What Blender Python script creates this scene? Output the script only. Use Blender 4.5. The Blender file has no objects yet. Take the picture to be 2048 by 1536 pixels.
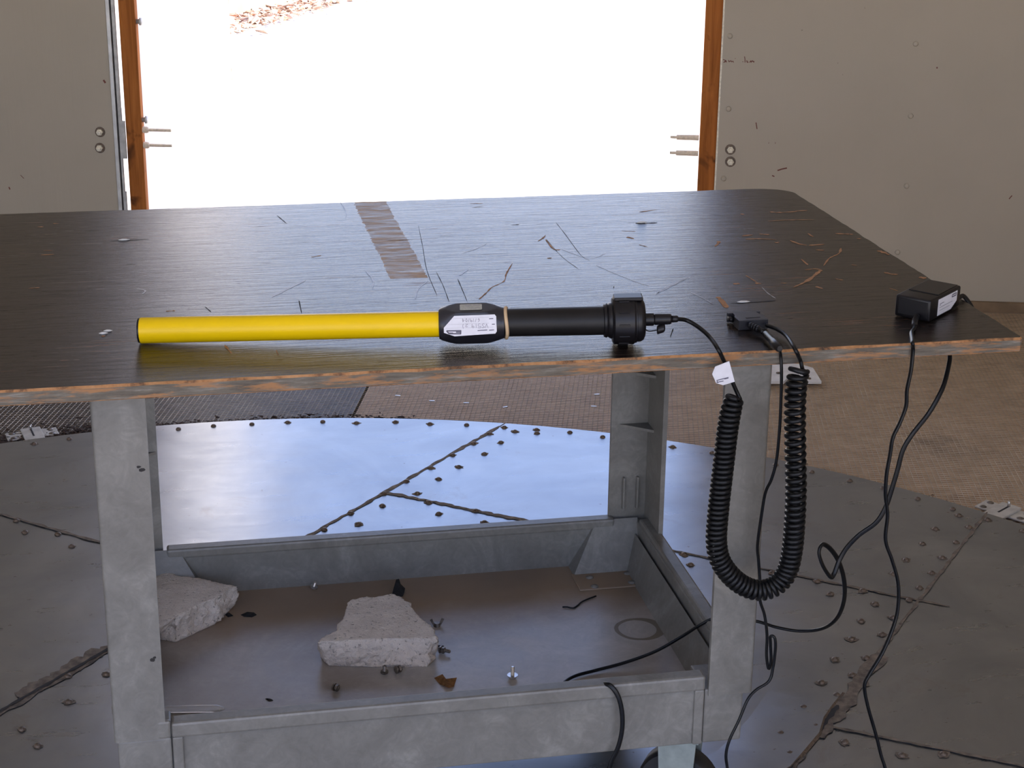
import bpy, bmesh, math, random
from mathutils import Vector, Matrix, noise

# ------------------------------------------------------------------ camera, sky, sun, exposure
sc = bpy.context.scene
COL = sc.collection
YAW, PITCH, ROLL, FPX = math.radians(11.37), math.radians(19.09), math.radians(0.6586), 3440.0
CAM = Vector((0.0, -2.089, 1.51))
_f = Vector((math.sin(YAW) * math.cos(PITCH), math.cos(YAW) * math.cos(PITCH), -math.sin(PITCH)))
_r0 = Vector((math.cos(YAW), -math.sin(YAW), 0))
_u0 = _r0.cross(_f)
_r = _r0 * math.cos(ROLL) + _u0 * math.sin(ROLL)
_u = -_r0 * math.sin(ROLL) + _u0 * math.cos(ROLL)
cd = bpy.data.cameras.new('camera'); cam = bpy.data.objects.new('camera', cd); COL.objects.link(cam)
cd.sensor_width = 36.0; cd.lens = FPX / 2048 * 36.0; cd.clip_start = 0.05; cd.clip_end = 300
M = Matrix.Identity(4)
for i in range(3):
    M[i][0], M[i][1], M[i][2], M[i][3] = _r[i], _u[i], -_f[i], CAM[i]
cam.matrix_world = M
sc.camera = cam

# wall frame: centre of the round floor, s runs along the back wall, n towards it
OC = Vector((0.07, 0.0, 0.0)); WA = math.radians(-16)
TS = Vector((math.cos(WA), math.sin(WA), 0)); TN = Vector((-math.sin(WA), math.cos(WA), 0))
DW = 3.25                                     # distance of the back wall from the centre

world = bpy.data.worlds.new('sky'); sc.world = world; world.use_nodes = True
wn = world.node_tree; wn.nodes.clear()
wo = wn.nodes.new('ShaderNodeOutputWorld'); wb = wn.nodes.new('ShaderNodeBackground')
sky = wn.nodes.new('ShaderNodeTexSky'); sky.sky_type = 'NISHITA'; sky.sun_disc = False
SUN_EL = math.radians(50)
sun_az_vec = TS * math.cos(math.radians(2)) - TN * math.sin(math.radians(2))
sky.sun_elevation = SUN_EL
sky.sun_rotation = math.atan2(sun_az_vec.x, sun_az_vec.y)
sky.air_density = 1.0; sky.dust_density = 0.6; sky.ozone_density = 2.5
wb.inputs['Strength'].default_value = 0.76
tint = wn.nodes.new('ShaderNodeMix'); tint.data_type = 'RGBA'; tint.blend_type = 'MULTIPLY'; tint.inputs[0].default_value = 1.0
tint.inputs[7].default_value = (1.17, 0.95, 0.95, 1)      # slightly hazy blue sky
wn.links.new(sky.outputs[0], tint.inputs[6]); wn.links.new(tint.outputs[2], wb.inputs[0]); wn.links.new(wb.outputs[0], wo.inputs[0])

sl = bpy.data.lights.new('sun', 'SUN'); sun = bpy.data.objects.new('sun', sl); COL.objects.link(sun)
sl.energy = 14.0; sl.angle = math.radians(0.53); sl.color = (1.0, 0.92, 0.80)
sdir = sun_az_vec * math.cos(SUN_EL) + Vector((0, 0, math.sin(SUN_EL)))
sun.rotation_euler = sdir.to_track_quat('Z', 'Y').to_euler(); sun.location = (8, 0, 12)

sc.view_settings.view_transform = 'Standard'
sc.view_settings.look = 'None'
sc.view_settings.gamma = 1.0
sc.view_settings.use_curve_mapping = False
sc.view_settings.exposure = -0.32
sc.cycles.use_denoising = True
sc.cycles.max_bounces = 10; sc.cycles.diffuse_bounces = 6; sc.cycles.glossy_bounces = 5

random.seed(7)
TOP = 0.80          # height of the table top
TRAY = 0.200        # height of the cart's shelf

# ------------------------------------------------------------------ photo measurement -> place
def ray(px, py):
    return _f + _r * ((px - 1024) / FPX) - _u * ((py - 768) / FPX)
def at_z(px, py, z=0.0):
    d = ray(px, py); return CAM + d * ((z - CAM.z) / d.z)
def at_y(px, py, y):
    d = ray(px, py); return CAM + d * ((y - CAM.y) / d.y)
def wall_pt(s, n, z): return OC + TS * s + TN * n + Vector((0, 0, z))

# ------------------------------------------------------------------ node material helper
def mk(name):
    m = bpy.data.materials.new(name); m.use_nodes = True
    nt = m.node_tree; b = nt.nodes['Principled BSDF']
    return m, nt, b
def rgb(c): return (c[0], c[1], c[2], 1)
class N:
    def __init__(s, nt): s.nt = nt
    def n(s, t, **k):
        nd = s.nt.nodes.new(t)
        for a, v in k.items():
            if a.startswith('i_'):
                key = a[2:]
                nd.inputs[int(key) if key.isdigit() else key].default_value = v
            else: setattr(nd, a, v)
        return nd
    def l(s, a, b): s.nt.links.new(a, b)
    def coord(s, scale=(1, 1, 1), which='Object', rot=(0, 0, 0)):
        tc = s.n('ShaderNodeTexCoord'); mp = s.n('ShaderNodeMapping')
        mp.inputs['Scale'].default_value = scale; mp.inputs['Rotation'].default_value = rot
        s.l(tc.outputs[which], mp.inputs[0]); return mp.outputs[0]
    def noise(s, vec, scale=5, detail=4, rough=0.55, dist=0.0):
        nd = s.n('ShaderNodeTexNoise'); nd.inputs['Scale'].default_value = scale
        nd.inputs['Detail'].default_value = detail; nd.inputs['Roughness'].default_value = rough
        nd.inputs['Distortion'].default_value = dist
        s.l(vec, nd.inputs['Vector']); return nd.outputs['Fac']
    def ramp(s, fac, stops):
        nd = s.n('ShaderNodeValToRGB'); e = nd.color_ramp.elements
        while len(e) < len(stops): e.new(0.5)
        for k, (p, c) in enumerate(stops):
            e[k].position = p; e[k].color = rgb(c) if not isinstance(c, (int, float)) else (c, c, c, 1)
        s.l(fac, nd.inputs[0]); return nd.outputs[0]
    def mix(s, fac, a, b):
        nd = s.n('ShaderNodeMix', data_type='RGBA')
        for v, k in ((fac, 0), (a, 6), (b, 7)):
            if hasattr(v, 'links') or hasattr(v, 'is_output'): s.l(v, nd.inputs[k])
            else: nd.inputs[k].default_value = v if k == 0 else rgb(v)
        return nd.outputs[2]
    def math(s, op, a, b=None, c=None):
        nd = s.n('ShaderNodeMath', operation=op)
        for k, v in enumerate((a, b, c)):
            if v is None: continue
            if isinstance(v, (int, float)): nd.inputs[k].default_value = v
            else: s.l(v, nd.inputs[k])
        return nd.outputs[0]
    def bump(s, h, b, strength=0.2, dist=0.002):
        nd = s.n('ShaderNodeBump'); nd.inputs['Strength'].default_value = strength; nd.inputs['Distance'].default_value = dist
        s.l(h, nd.inputs['Height']); s.l(nd.outputs[0], b.inputs['Normal'])

def simple(name, c, rough=0.5, metal=0.0, var=0.12, vscale=30, bump=0.0, bscale=200, spec=None):
    m, nt, b = mk(name); g = N(nt)
    v = g.coord(); f = g.noise(v, vscale, 4)
    lo = [max(0, x * (1 - var)) for x in c]; hi = [min(1, x * (1 + var)) for x in c]
    g.l(g.ramp(f, [(0.3, lo), (0.7, hi)]), b.inputs['Base Color'])
    b.inputs['Roughness'].default_value = rough; b.inputs['Metallic'].default_value = metal
    if spec is not None: b.inputs['Specular IOR Level'].default_value = spec
    if bump: g.bump(g.noise(v, bscale, 3), b, bump, 0.001)
    return m

MAT = {}
# --- plywood top: dark film-faced ply, scuffed along the grain
def m_ply_top():
    m, nt, b = mk('film_faced_ply'); g = N(nt)
    v = g.coord((3.0, 60.0, 1)); grain = g.noise(v, 3.0, 8, 0.68, 0.3)
    v2 = g.coord((1, 1, 1)); blot = g.noise(v2, 3.5, 4)
    col = g.ramp(grain, [(0.30, (0.006, 0.004, 0.0035)), (0.55, (0.017, 0.011, 0.009)), (0.75, (0.032, 0.021, 0.016))])
    # worn scratches of bare wood along the grain, more towards the right end
    sx = g.n('ShaderNodeSeparateXYZ'); tc = g.n('ShaderNodeTexCoord'); g.l(tc.outputs['Object'], sx.inputs[0])
    v3 = g.coord((5, 95, 1)); sc_ = g.noise(v3, 2.0, 6, 0.7, 0.6)
    v4 = g.coord((1, 1.6, 1)); area = g.noise(v4, 4.0, 3)
    thr = g.math('SUBTRACT', sc_, g.math('MULTIPLY', g.math('SUBTRACT', 0.62, area), 0.55))
    mask = g.ramp(thr, [(0.605, 0.0), (0.66, 0.65)])
    col = g.mix(mask, col, (0.26, 0.115, 0.045))
    # strip where tape has pulled the face off, running front to back
    wob = g.math('MULTIPLY', g.math('SUBTRACT', g.noise(g.coord((3, 30, 1)), 3, 4), 0.5), 0.013)
    dx = g.math('ABSOLUTE', g.math('SUBTRACT', g.math('ADD', sx.outputs[0], wob), 0.345))
    inx = g.math('LESS_THAN', dx, 0.029)
    iny = g.math('GREATER_THAN', g.math('ADD', sx.outputs[1], wob), 0.432)
    patch = g.ramp(g.noise(g.coord((9, 40, 1)), 2.2, 5, 0.6, 0.4), [(0.36, 0.22), (0.62, 0.92)])
    tmask = g.math('MULTIPLY', g.math('MULTIPLY', inx, iny), patch)
    col = g.mix(tmask, col, (0.50, 0.33, 0.19))
    g.l(col, b.inputs['Base Color'])
    rr = g.math('ADD', g.math('MULTIPLY', grain, 0.20), g.math('MULTIPLY', blot, 0.08))
    rr = g.math('ADD', rr, 0.08)
    g.l(g.math('ADD', rr, g.math('MULTIPLY', g.math('MAXIMUM', mask, tmask), 0.35)), b.inputs['Roughness'])
    # fine dull streaks and dashes along the grain, where the film has lost its gloss
    dull = g.ramp(g.noise(g.coord((7, 170, 1)), 2.0, 5, 0.65, 0.3), [(0.53, 0.0), (0.66, 0.75)])
    dull2 = g.ramp(g.noise(g.coord((16, 130, 1)), 2.0, 3, 0.6), [(0.64, 0.0), (0.70, 0.9)])
    gone = g.math('MAXIMUM', g.math('MAXIMUM', dull, dull2), g.math('MULTIPLY', g.math('MAXIMUM', mask, tmask), 0.95))
    g.l(g.math('MULTIPLY', g.math('SUBTRACT', 1.0, gone), 0.46), b.inputs['Specular IOR Level'])
    g.bump(grain, b, 0.5, 0.0012)
    return m
MAT['ply_top'] = m_ply_top()
def m_ply_edge():
    m, nt, b = mk('weathered_ply_edge'); g = N(nt)
    a = g.noise(g.coord((9, 9, 90)), 2.0, 6, 0.65)
    p = g.noise(g.coord((5, 5, 40)), 2.4, 5, 0.7)
    c = g.ramp(a, [(0.3, (0.075, 0.060, 0.043)), (0.55, (0.15, 0.128, 0.098)), (0.72, (0.27, 0.25, 0.215))])
    c = g.mix(g.ramp(p, [(0.50, 0.0), (0.60, 0.85)]), c, (0.36, 0.17, 0.065))
    g.l(c, b.inputs['Base Color']); b.inputs['Roughness'].default_value = 0.8
    g.bump(a, b, 0.5, 0.002); return m
MAT['ply_edge'] = m_ply_edge()
def m_arris():
    m, nt, b = mk('bare_wood_arris'); g = N(nt)
    a = g.noise(g.coord((16, 16, 16)), 2.0, 6, 0.7)
    c = g.ramp(a, [(0.36, (0.06, 0.035, 0.022)), (0.50, (0.36, 0.17, 0.065)), (0.72, (0.50, 0.27, 0.12))])
    g.l(c, b.inputs['Base Color']); b.inputs['Roughness'].default_value = 0.8; return m
MAT['arris'] = m_arris()
MAT['scratch_tan'] = simple('scratch_bare_wood', (0.36, 0.18, 0.075), 0.75, var=0.3, vscale=80)
MAT['scratch_pale'] = simple('scratch_pale', (0.34, 0.34, 0.36), 0.35, spec=0.7, var=0.2, vscale=80)
MAT['scratch_dark'] = simple('crack_dark', (0.012, 0.009, 0.008), 0.8)
MAT['chip_white'] = simple('chip_white', (0.72, 0.70, 0.66), 0.6)
# --- cart plastic
def m_cart(name, tray=False):
    m, nt, b = mk(name); g = N(nt)
    a = g.noise(g.coord((1, 1, 1)), 7.0, 6, 0.62, 1.6)
    f = g.noise(g.coord((1, 1, 1), rot=(0.5, 0.9, 0.3)), 34.0, 4, 0.6, 3.0)
    mixf = g.math('ADD', g.math('MULTIPLY', a, 0.7), g.math('MULTIPLY', f, 0.3))
    c = g.ramp(mixf, [(0.34, (0.145, 0.135, 0.116)), (0.52, (0.195, 0.183, 0.160)), (0.68, (0.27, 0.256, 0.226))] if not tray else [(0.32, (0.32, 0.30, 0.275)), (0.52, (0.41, 0.385, 0.355)), (0.70, (0.52, 0.49, 0.455))])
    if tray:
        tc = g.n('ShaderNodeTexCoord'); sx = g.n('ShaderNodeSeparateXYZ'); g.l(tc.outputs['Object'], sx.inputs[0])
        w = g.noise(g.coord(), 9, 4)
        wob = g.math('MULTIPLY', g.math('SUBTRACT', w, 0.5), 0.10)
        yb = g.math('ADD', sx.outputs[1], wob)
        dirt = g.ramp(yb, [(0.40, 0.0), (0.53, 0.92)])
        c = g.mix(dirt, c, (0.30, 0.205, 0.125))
        dr = g.ramp(g.noise(g.coord((2, 2, 2)), 2.2, 5), [(0.42, 0.0), (0.66, 0.55)])
        c = g.mix(dr, c, (0.20, 0.15, 0.11))
        # dried ring left by a wet pot
        RC = at_z(1278, 1258, TRAY)
        ddx = g.math('SUBTRACT', sx.outputs[0], RC.x); ddy = g.math('SUBTRACT', sx.outputs[1], RC.y)
        rad = g.math('SQRT', g.math('ADD', g.math('MULTIPLY', ddx, ddx), g.math('MULTIPLY', ddy, ddy)))
        rad = g.math('ADD', rad, g.math('MULTIPLY', wob, 0.10))
        off = g.math('ABSOLUTE', g.math('SUBTRACT', rad, 0.036))
        wid = g.math('ADD', 0.0035, g.math('MULTIPLY', g.math('MAXIMUM', ddx, 0.0), 0.12))
        ring = g.math('LESS_THAN', off, wid)
        c = g.mix(g.math('MULTIPLY', ring, 0.8), c, (0.12, 0.092, 0.048))
    g.l(c, b.inputs['Base Color'])
    b.inputs['Roughness'].default_value = 0.34 if tray else 0.42
    if tray: g.l(g.math('ADD', 0.24, g.math('MULTIPLY', a, 0.22)), b.inputs['Roughness'])
    b.inputs['Specular IOR Level'].default_value = 0.5
    g.bump(g.noise(g.coord(), 60, 4), b, 0.08, 0.001)
    return m
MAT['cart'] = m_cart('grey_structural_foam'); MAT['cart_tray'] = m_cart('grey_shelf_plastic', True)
# --- galvanised sheet floor
def m_galv():
    m, nt, b = mk('galvanised_sheet'); g = N(nt)
    a = g.noise(g.coord(), 3.0, 6, 0.6, 0.8); s2 = g.noise(g.coord((2, 9, 1), rot=(0, 0, 0.5)), 3.0, 6, 0.7, 0.5)
    c = g.ramp(a, [(0.30, (0.255, 0.27, 0.29)), (0.55, (0.32, 0.335, 0.352)), (0.75, (0.385, 0.40, 0.415))])
    sp = g.ramp(g.noise(g.coord(), 55, 3, 0.6), [(0.70, 0.0), (0.76, 0.8)])
    br = g.ramp(g.noise(g.coord(), 5.5, 6, 0.72, 0.6), [(0.60, 0.0), (0.78, 0.6)])
    c = g.mix(sp, c, (0.15, 0.12, 0.09)); c = g.mix(br, c, (0.24, 0.205, 0.165))
    g.l(c, b.inputs['Base Color'])
    g.l(g.math('ADD', 0.20, g.math('MULTIPLY', s2, 0.20)), b.inputs['Roughness'])
    b.inputs['Metallic'].default_value = 0.90
    g.bump(g.noise(g.coord(), 4.0, 2), b, 0.25, 0.01)
    return m
MAT['galv'] = m_galv()
MAT['seam_dirt'] = simple('seam_dirt', (0.17, 0.135, 0.10), 0.95, var=0.5, vscale=60, bump=0.6, bscale=300)
MAT['rust'] = simple('rusty_screw', (0.155, 0.115, 0.085), 0.55, 0.5, var=0.5, vscale=300)
MAT['wire'] = simple('galvanised_wire', (0.30, 0.25, 0.19), 0.42, 0.55, var=0.3, vscale=25)
def m_sub():
    m, nt, b = mk('tan_plywood_floor'); g = N(nt)
    a = g.noise(g.coord((2, 26, 1), rot=(0, 0, WA)), 3, 6, 0.65, 0.8); d = g.noise(g.coord(), 4.0, 6, 0.7)
    c = g.ramp(a, [(0.3, (0.42, 0.275, 0.155)), (0.7, (0.62, 0.44, 0.27))])
    c = g.mix(g.ramp(d, [(0.56, 0.0), (0.72, 0.55)]), c, (0.10, 0.065, 0.04))
    g.l(c, b.inputs['Base Color']); b.inputs['Roughness'].default_value = 0.55; return m
MAT['sub'] = m_sub()
def m_soil():
    m, nt, b = mk('dark_damp_board'); g = N(nt)
    d = g.noise(g.coord(), 30.0, 6, 0.7)
    g.l(g.ramp(d, [(0.35, (0.018, 0.011, 0.009)), (0.65, (0.075, 0.048, 0.038))]), b.inputs['Base Color'])
    b.inputs['Roughness'].default_value = 0.42; g.bump(d, b, 0.4, 0.004); return m
MAT['soil'] = m_soil()
MAT['debris'] = simple('leaf_litter_crumbs', (0.055, 0.032, 0.02), 0.9, var=0.6, vscale=120)
# --- walls, posts
def m_wall():
    m, nt, b = mk('white_painted_panel'); g = N(nt)
    st = g.noise(g.coord((7, 7, 0.25)), 1.6, 5, 0.6, 0.2); d = g.noise(g.coord(), 1.6, 4); sp = g.noise(g.coord(), 26, 4, 0.6)
    c = g.ramp(d, [(0.3, (0.425, 0.372, 0.285)), (0.7, (0.475, 0.415, 0.322))])
    c = g.mix(g.ramp(sp, [(0.735, 0.0), (0.76, 0.8)]), c, (0.18, 0.14, 0.11))
    g.l(c, b.inputs['Base Color']); b.inputs['Roughness'].default_value = 0.62
    g.bump(st, b, 0.35, 0.006); return m
MAT['wall'] = m_wall()
def m_post():
    m, nt, b = mk('stained_post'); g = N(nt)
    a = g.noise(g.coord((22, 22, 1.2)), 2.0, 6, 0.6, 0.8); k = g.noise(g.coord((7, 7, 5)), 2.0, 3, 0.5, 0.5)
    c = g.ramp(a, [(0.3, (0.24, 0.075, 0.015)), (0.55, (0.43, 0.145, 0.032)), (0.75, (0.54, 0.20, 0.05))])
    c = g.mix(g.ramp(k, [(0.60, 0.0), (0.70, 0.85)]), c, (0.05, 0.018, 0.008))
    g.l(c, b.inputs['Base Color']); b.inputs['Specular IOR Level'].default_value = 0.15; b.inputs['Roughness'].default_value = 0.7; g.bump(a, b, 0.3, 0.003); return m
MAT['post'] = m_post()
MAT['base'] = simple('brown_baseboard', (0.20, 0.13, 0.07), 0.7, var=0.3, vscale=12)
MAT['alu'] = simple('aluminium_trim', (0.62, 0.62, 0.60), 0.4, 0.6, var=0.15)
MAT['alu_dull'] = simple('dull_aluminium', (0.50, 0.49, 0.46), 0.5, 0.4, var=0.2, vscale=40)
MAT['bracket'] = simple('bracket_plate', (0.60, 0.58, 0.53), 0.45, 0.3, var=0.15, vscale=40)
MAT['door'] = simple('white_door', (0.78, 0.75, 0.73), 0.5, var=0.04)
MAT['bolt_cream'] = simple('cream_painted_bolt', (0.82, 0.76, 0.60), 0.5, var=0.2, vscale=120)
MAT['rod_cream'] = simple('cream_rod', (0.85, 0.72, 0.55), 0.6, var=0.15, vscale=120)
MAT['ink_red'] = simple('red_brown_ink', (0.16, 0.05, 0.035), 0.8)
MAT['dark'] = simple('dark_recess', (0.03, 0.027, 0.025), 0.9)
MAT['ceil'] = simple('ceiling_board', (0.80, 0.77, 0.72), 0.8, var=0.1, vscale=3)
MAT['ground'] = simple('pale_concrete_ground', (0.58, 0.55, 0.50), 0.9, var=0.06, vscale=2)
MAT['kerb'] = simple('kerb_concrete', (0.30, 0.275, 0.22), 0.9, var=0.12, vscale=4)
MAT['litter'] = simple('dry_leaf', (0.62, 0.44, 0.33), 0.9, var=0.5, vscale=9)
# --- probe, cables, small things
MAT['yellow'] = simple('yellow_tube', (0.88, 0.57, 0.002), 0.33, spec=0.3, var=0.03, vscale=8)
MAT['black'] = simple('black_plastic', (0.008, 0.007, 0.008), 0.36, spec=0.35, var=0.2, vscale=50, bump=0.05, bscale=900)
MAT['grip'] = simple('black_grip_tube', (0.009, 0.008, 0.008), 0.46, spec=0.32, var=0.25, vscale=30, bump=0.05, bscale=700)
MAT['hub'] = simple('black_hub_plastic', (0.020, 0.019, 0.024), 0.33, var=0.15, vscale=60)
MAT['cable'] = simple('black_cable', (0.006, 0.006, 0.0065), 0.34, spec=0.28, var=0.2, vscale=90)
MAT['hood'] = simple('black_connector_hood', (0.016, 0.016, 0.021), 0.36, var=0.15, vscale=90)
MAT['paper'] = simple('white_label', (0.74, 0.73, 0.77), 0.6, var=0.05, vscale=70)
MAT['plate'] = simple('grey_data_plate', (0.45, 0.44, 0.38), 0.5, var=0.15, vscale=220)
MAT['ink'] = simple('grey_ink', (0.13, 0.12, 0.16), 0.7)
MAT['ink_pale'] = simple('pale_pencil', (0.30, 0.28, 0.33), 0.7)
MAT['rubber'] = simple('beige_rubber_band', (0.62, 0.44, 0.26), 0.6, var=0.15, vscale=90)
MAT['steel'] = simple('bright_screw_steel', (0.62, 0.60, 0.57), 0.28, 0.9, var=0.2, vscale=200)
MAT['steel_dark'] = simple('dull_screw_steel', (0.22, 0.19, 0.16), 0.4, 0.8, var=0.4, vscale=300)
def m_conc():
    m, nt, b = mk('broken_concrete'); g = N(nt)
    a = g.noise(g.coord(), 25, 6, 0.65); f = g.noise(g.coord(), 160, 4, 0.7)
    c = g.ramp(a, [(0.3, (0.66, 0.565, 0.465)), (0.7, (0.84, 0.735, 0.62))])
    c = g.mix(g.ramp(f, [(0.33, 0.8), (0.41, 0.0)]), c, (0.16, 0.13, 0.10))
    c = g.mix(g.ramp(f, [(0.66, 0.0), (0.72, 0.55)]), c, (0.70, 0.65, 0.56))
    g.l(c, b.inputs['Base Color']); b.inputs['Roughness'].default_value = 0.95; g.bump(f, b, 1.0, 0.005); return m
MAT['concrete'] = m_conc()
MAT['leaf'] = simple('dry_brown_leaf', (0.34, 0.17, 0.06), 0.8, var=0.5, vscale=150)
MAT['black_cloth'] = simple('black_scrap', (0.012, 0.011, 0.011), 0.9)
MAT['wheel'] = simple('black_caster_tyre', (0.014, 0.013, 0.013), 0.5)
MAT['fork'] = simple('zinc_fork', (0.40, 0.43, 0.38), 0.38, 0.5, var=0.15, vscale=40)
def m_clear():
    m, nt, b = mk('clear_plastic_tube'); b.inputs['Base Color'].default_value = (0.92, 0.93, 0.96, 1)
    b.inputs['Roughness'].default_value = 0.08; b.inputs['Transmission Weight'].default_value = 0.45; b.inputs['IOR'].default_value = 1.45
    g = N(nt); g.bump(g.noise(g.coord(), 40, 2), b, 0.05, 0.001); return m
MAT['clear'] = m_clear()

# ------------------------------------------------------------------ object helpers
def tag(o, label=None, cat=None, group=None, kind=None):
    if label: o['label'] = label
    if cat: o['category'] = cat
    if group: o['group'] = group
    if kind: o['kind'] = kind
    return o
def link(name, me, parent=None):
    o = bpy.data.objects.new(name, me); COL.objects.link(o)
    if parent is not None: o.parent = parent
    return o
def empty(name, loc=(0, 0, 0)):
    o = link(name, None); o.location = loc; o.empty_display_size = 0.05; return o
def build(name, bm, mats, parent=None, smooth=False):
    me = bpy.data.meshes.new(name); bmesh.ops.recalc_face_normals(bm, faces=bm.faces)
    bm.to_mesh(me); bm.free()
    for m in (mats if isinstance(mats, (list, tuple)) else [mats]): me.materials.append(MAT[m])
    if smooth:
        for p in me.polygons: p.use_smooth = True
    return link(name, me, parent)
def smooth_by_angle(o, ang=35):
    me = o.data
    for p in me.polygons: p.use_smooth = True
    bm = bmesh.new(); bm.from_mesh(me)
    for e in bm.edges:
        if len(e.link_faces) == 2 and e.calc_face_angle(0) > math.radians(ang): e.smooth = False
    bm.to_mesh(me); bm.free(); return o
def box(bm, x0, x1, y0, y1, z0, z1, bev=0.0, seg=2, xf=None):
    r = bmesh.ops.create_cube(bm, size=1.0); vs = r['verts']
    for v in vs:
        v.co = Vector(((x0 + x1) / 2 + v.co.x * (x1 - x0), (y0 + y1) / 2 + v.co.y * (y1 - y0), (z0 + z1) / 2 + v.co.z * (z1 - z0)))
    if bev:
        es = list({e for v in vs for e in v.link_edges})
        rr = bmesh.ops.bevel(bm, geom=es, offset=bev, segments=seg, affect='EDGES', profile=0.5)
        vs = list({v for f in rr['faces'] for v in f.verts} | {v for v in vs if v.is_valid})
    if xf is not None:
        for v in vs: v.co = xf(v.co)
    return vs
def prism(bm, pts, z0, z1, bev=0.0, xf=None, taper=1.0):
    c = Vector((sum(p[0] for p in pts) / len(pts), sum(p[1] for p in pts) / len(pts)))
    lo = [bm.verts.new((p[0], p[1], z0)) for p in pts]
    hi = [bm.verts.new((c.x + (p[0] - c.x) * taper, c.y + (p[1] - c.y) * taper, z1)) for p in pts]
    fs = [bm.faces.new(lo[::-1]), bm.faces.new(hi)]
    n = len(pts)
    for i in range(n): fs.append(bm.faces.new((lo[i], lo[(i + 1) % n], hi[(i + 1) % n], hi[i])))
    vs = lo + hi
    if bev:
        es = list({e for f in fs for e in f.edges})
        rr = bmesh.ops.bevel(bm, geom=es, offset=bev, segments=2, affect='EDGES', profile=0.5)
        vs = list({v for f in rr['faces'] for v in f.verts} | {v for v in vs if v.is_valid})
    if xf is not None:
        for v in vs: v.co = xf(v.co)
    return vs
def lathe(bm, prof, seg=32, axis='x', cap=True, rfun=None, xf=None):
    rings = []
    for (t, r) in prof:
        ring = []
        for k in range(seg):
            a = 2 * math.pi * k / seg; rr = rfun(t, r, a) if rfun else r
            c, s = rr * math.cos(a), rr * math.sin(a)
            p = Vector((t, c, s)) if axis == 'x' else Vector((c, s, t)) if axis == 'z' else Vector((c, t, s))
            ring.append(bm.verts.new(xf(p) if xf else p))
        rings.append(ring)
    for a, b in zip(rings, rings[1:]):
        for k in range(seg): bm.faces.new((a[k], a[(k + 1) % seg], b[(k + 1) % seg], b[k]))
    if cap: bm.faces.new(rings[0]); bm.faces.new(rings[-1])
def catmull(pts, per=8):
    pts = [Vector(p) for p in pts]; P = [2 * pts[0] - pts[1]] + pts + [2 * pts[-1] - pts[-2]]; out = []
    for i in range(1, len(P) - 2):
        p0, p1, p2, p3 = P[i - 1], P[i], P[i + 1], P[i + 2]
        for k in range(per):
            t = k / per
            out.append(0.5 * ((2 * p1) + (p2 - p0) * t + (2 * p0 - 5 * p1 + 4 * p2 - p3) * t * t + (3 * p1 - p0 - 3 * p2 + p3) * t ** 3))
    out.append(P[-2]); return out
def frames(path):
    out = []; up = Vector((0.13, -0.97, 0.2)).normalized()
    for i, p in enumerate(path):
        t = (path[min(i + 1, len(path) - 1)] - path[max(i - 1, 0)]).normalized()
        a = up - t * up.dot(t)
        if a.length < 1e-4: a = Vector((1, 0, 0)) - t * t.x
        a.normalize(); up = a; out.append((p, t, a, t.cross(a)))
    return out
def tube(bm, path, r, seg=8, cap=True, twin=False):
    prof = []
    for k in range(seg):
        a = 2 * math.pi * k / seg
        if twin: rr = r * (0.62 + 0.38 * abs(math.cos(a)) ** 0.8); prof.append((rr * math.cos(a), rr * math.sin(a) * 0.9))
        else: prof.append((r * math.cos(a), r * math.sin(a)))
    rings = []
    for i, (p, t, a, b) in enumerate(frames(path)):
        s = r_at(i, len(path), r) / r if callable(r) else 1.0
        rings.append([bm.verts.new(p + (b * u + a * v)) for (u, v) in prof])
    n = len(prof)
    for A, B in zip(rings, rings[1:]):
        for k in range(n): bm.faces.new((A[k], A[(k + 1) % n], B[(k + 1) % n], B[k]))
    if cap: bm.faces.new(rings[0]); bm.faces.new(rings[-1])
def ribbon(bm, path, w, z, mat_i=0, jit=0.35):
    L, R = [], []
    n = len(path)
    for i, p in enumerate(path):
        t = path[min(i + 1, n - 1)] - path[max(i - 1, 0)]; t = Vector((t.x, t.y)).normalized(); q = Vector((-t.y, t.x))
        k = w * (1 + random.uniform(-jit, jit)) * (0.35 if i in (0, n - 1) else 1) * 0.5
        L.append(bm.verts.new((p.x + q.x * k, p.y + q.y * k, z))); R.append(bm.verts.new((p.x - q.x * k, p.y - q.y * k, z)))
    for i in range(n - 1):
        f = bm.faces.new((L[i], R[i], R[i + 1], L[i + 1])); f.material_index = mat_i

# ------------------------------------------------------------------ the setting: floor
floor = empty('floor'); tag(floor, 'round galvanised sheet floor ringed by mesh-covered plywood', None, None, 'structure')
R_PLAT = 2.025
# plywood around and under the round platform
def rect_s(s0, s1, n0, n1): return [wall_pt(s, n, 0) for s, n in ((s0, n0), (s1, n0), (s1, n1), (s0, n1))]
SPLIT = -0.235
for nm, s0, s1, m in (('floor_board', -3.1, SPLIT - 0.004, 'soil'), ('floor_board', SPLIT + 0.004, 3.1, 'sub')):
    bm = bmesh.new(); prism(bm, [(p.x, p.y) for p in rect_s(s0, s1, -2.2, DW + 0.05)], -0.045, -0.022); build(nm, bm, m, floor)
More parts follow.
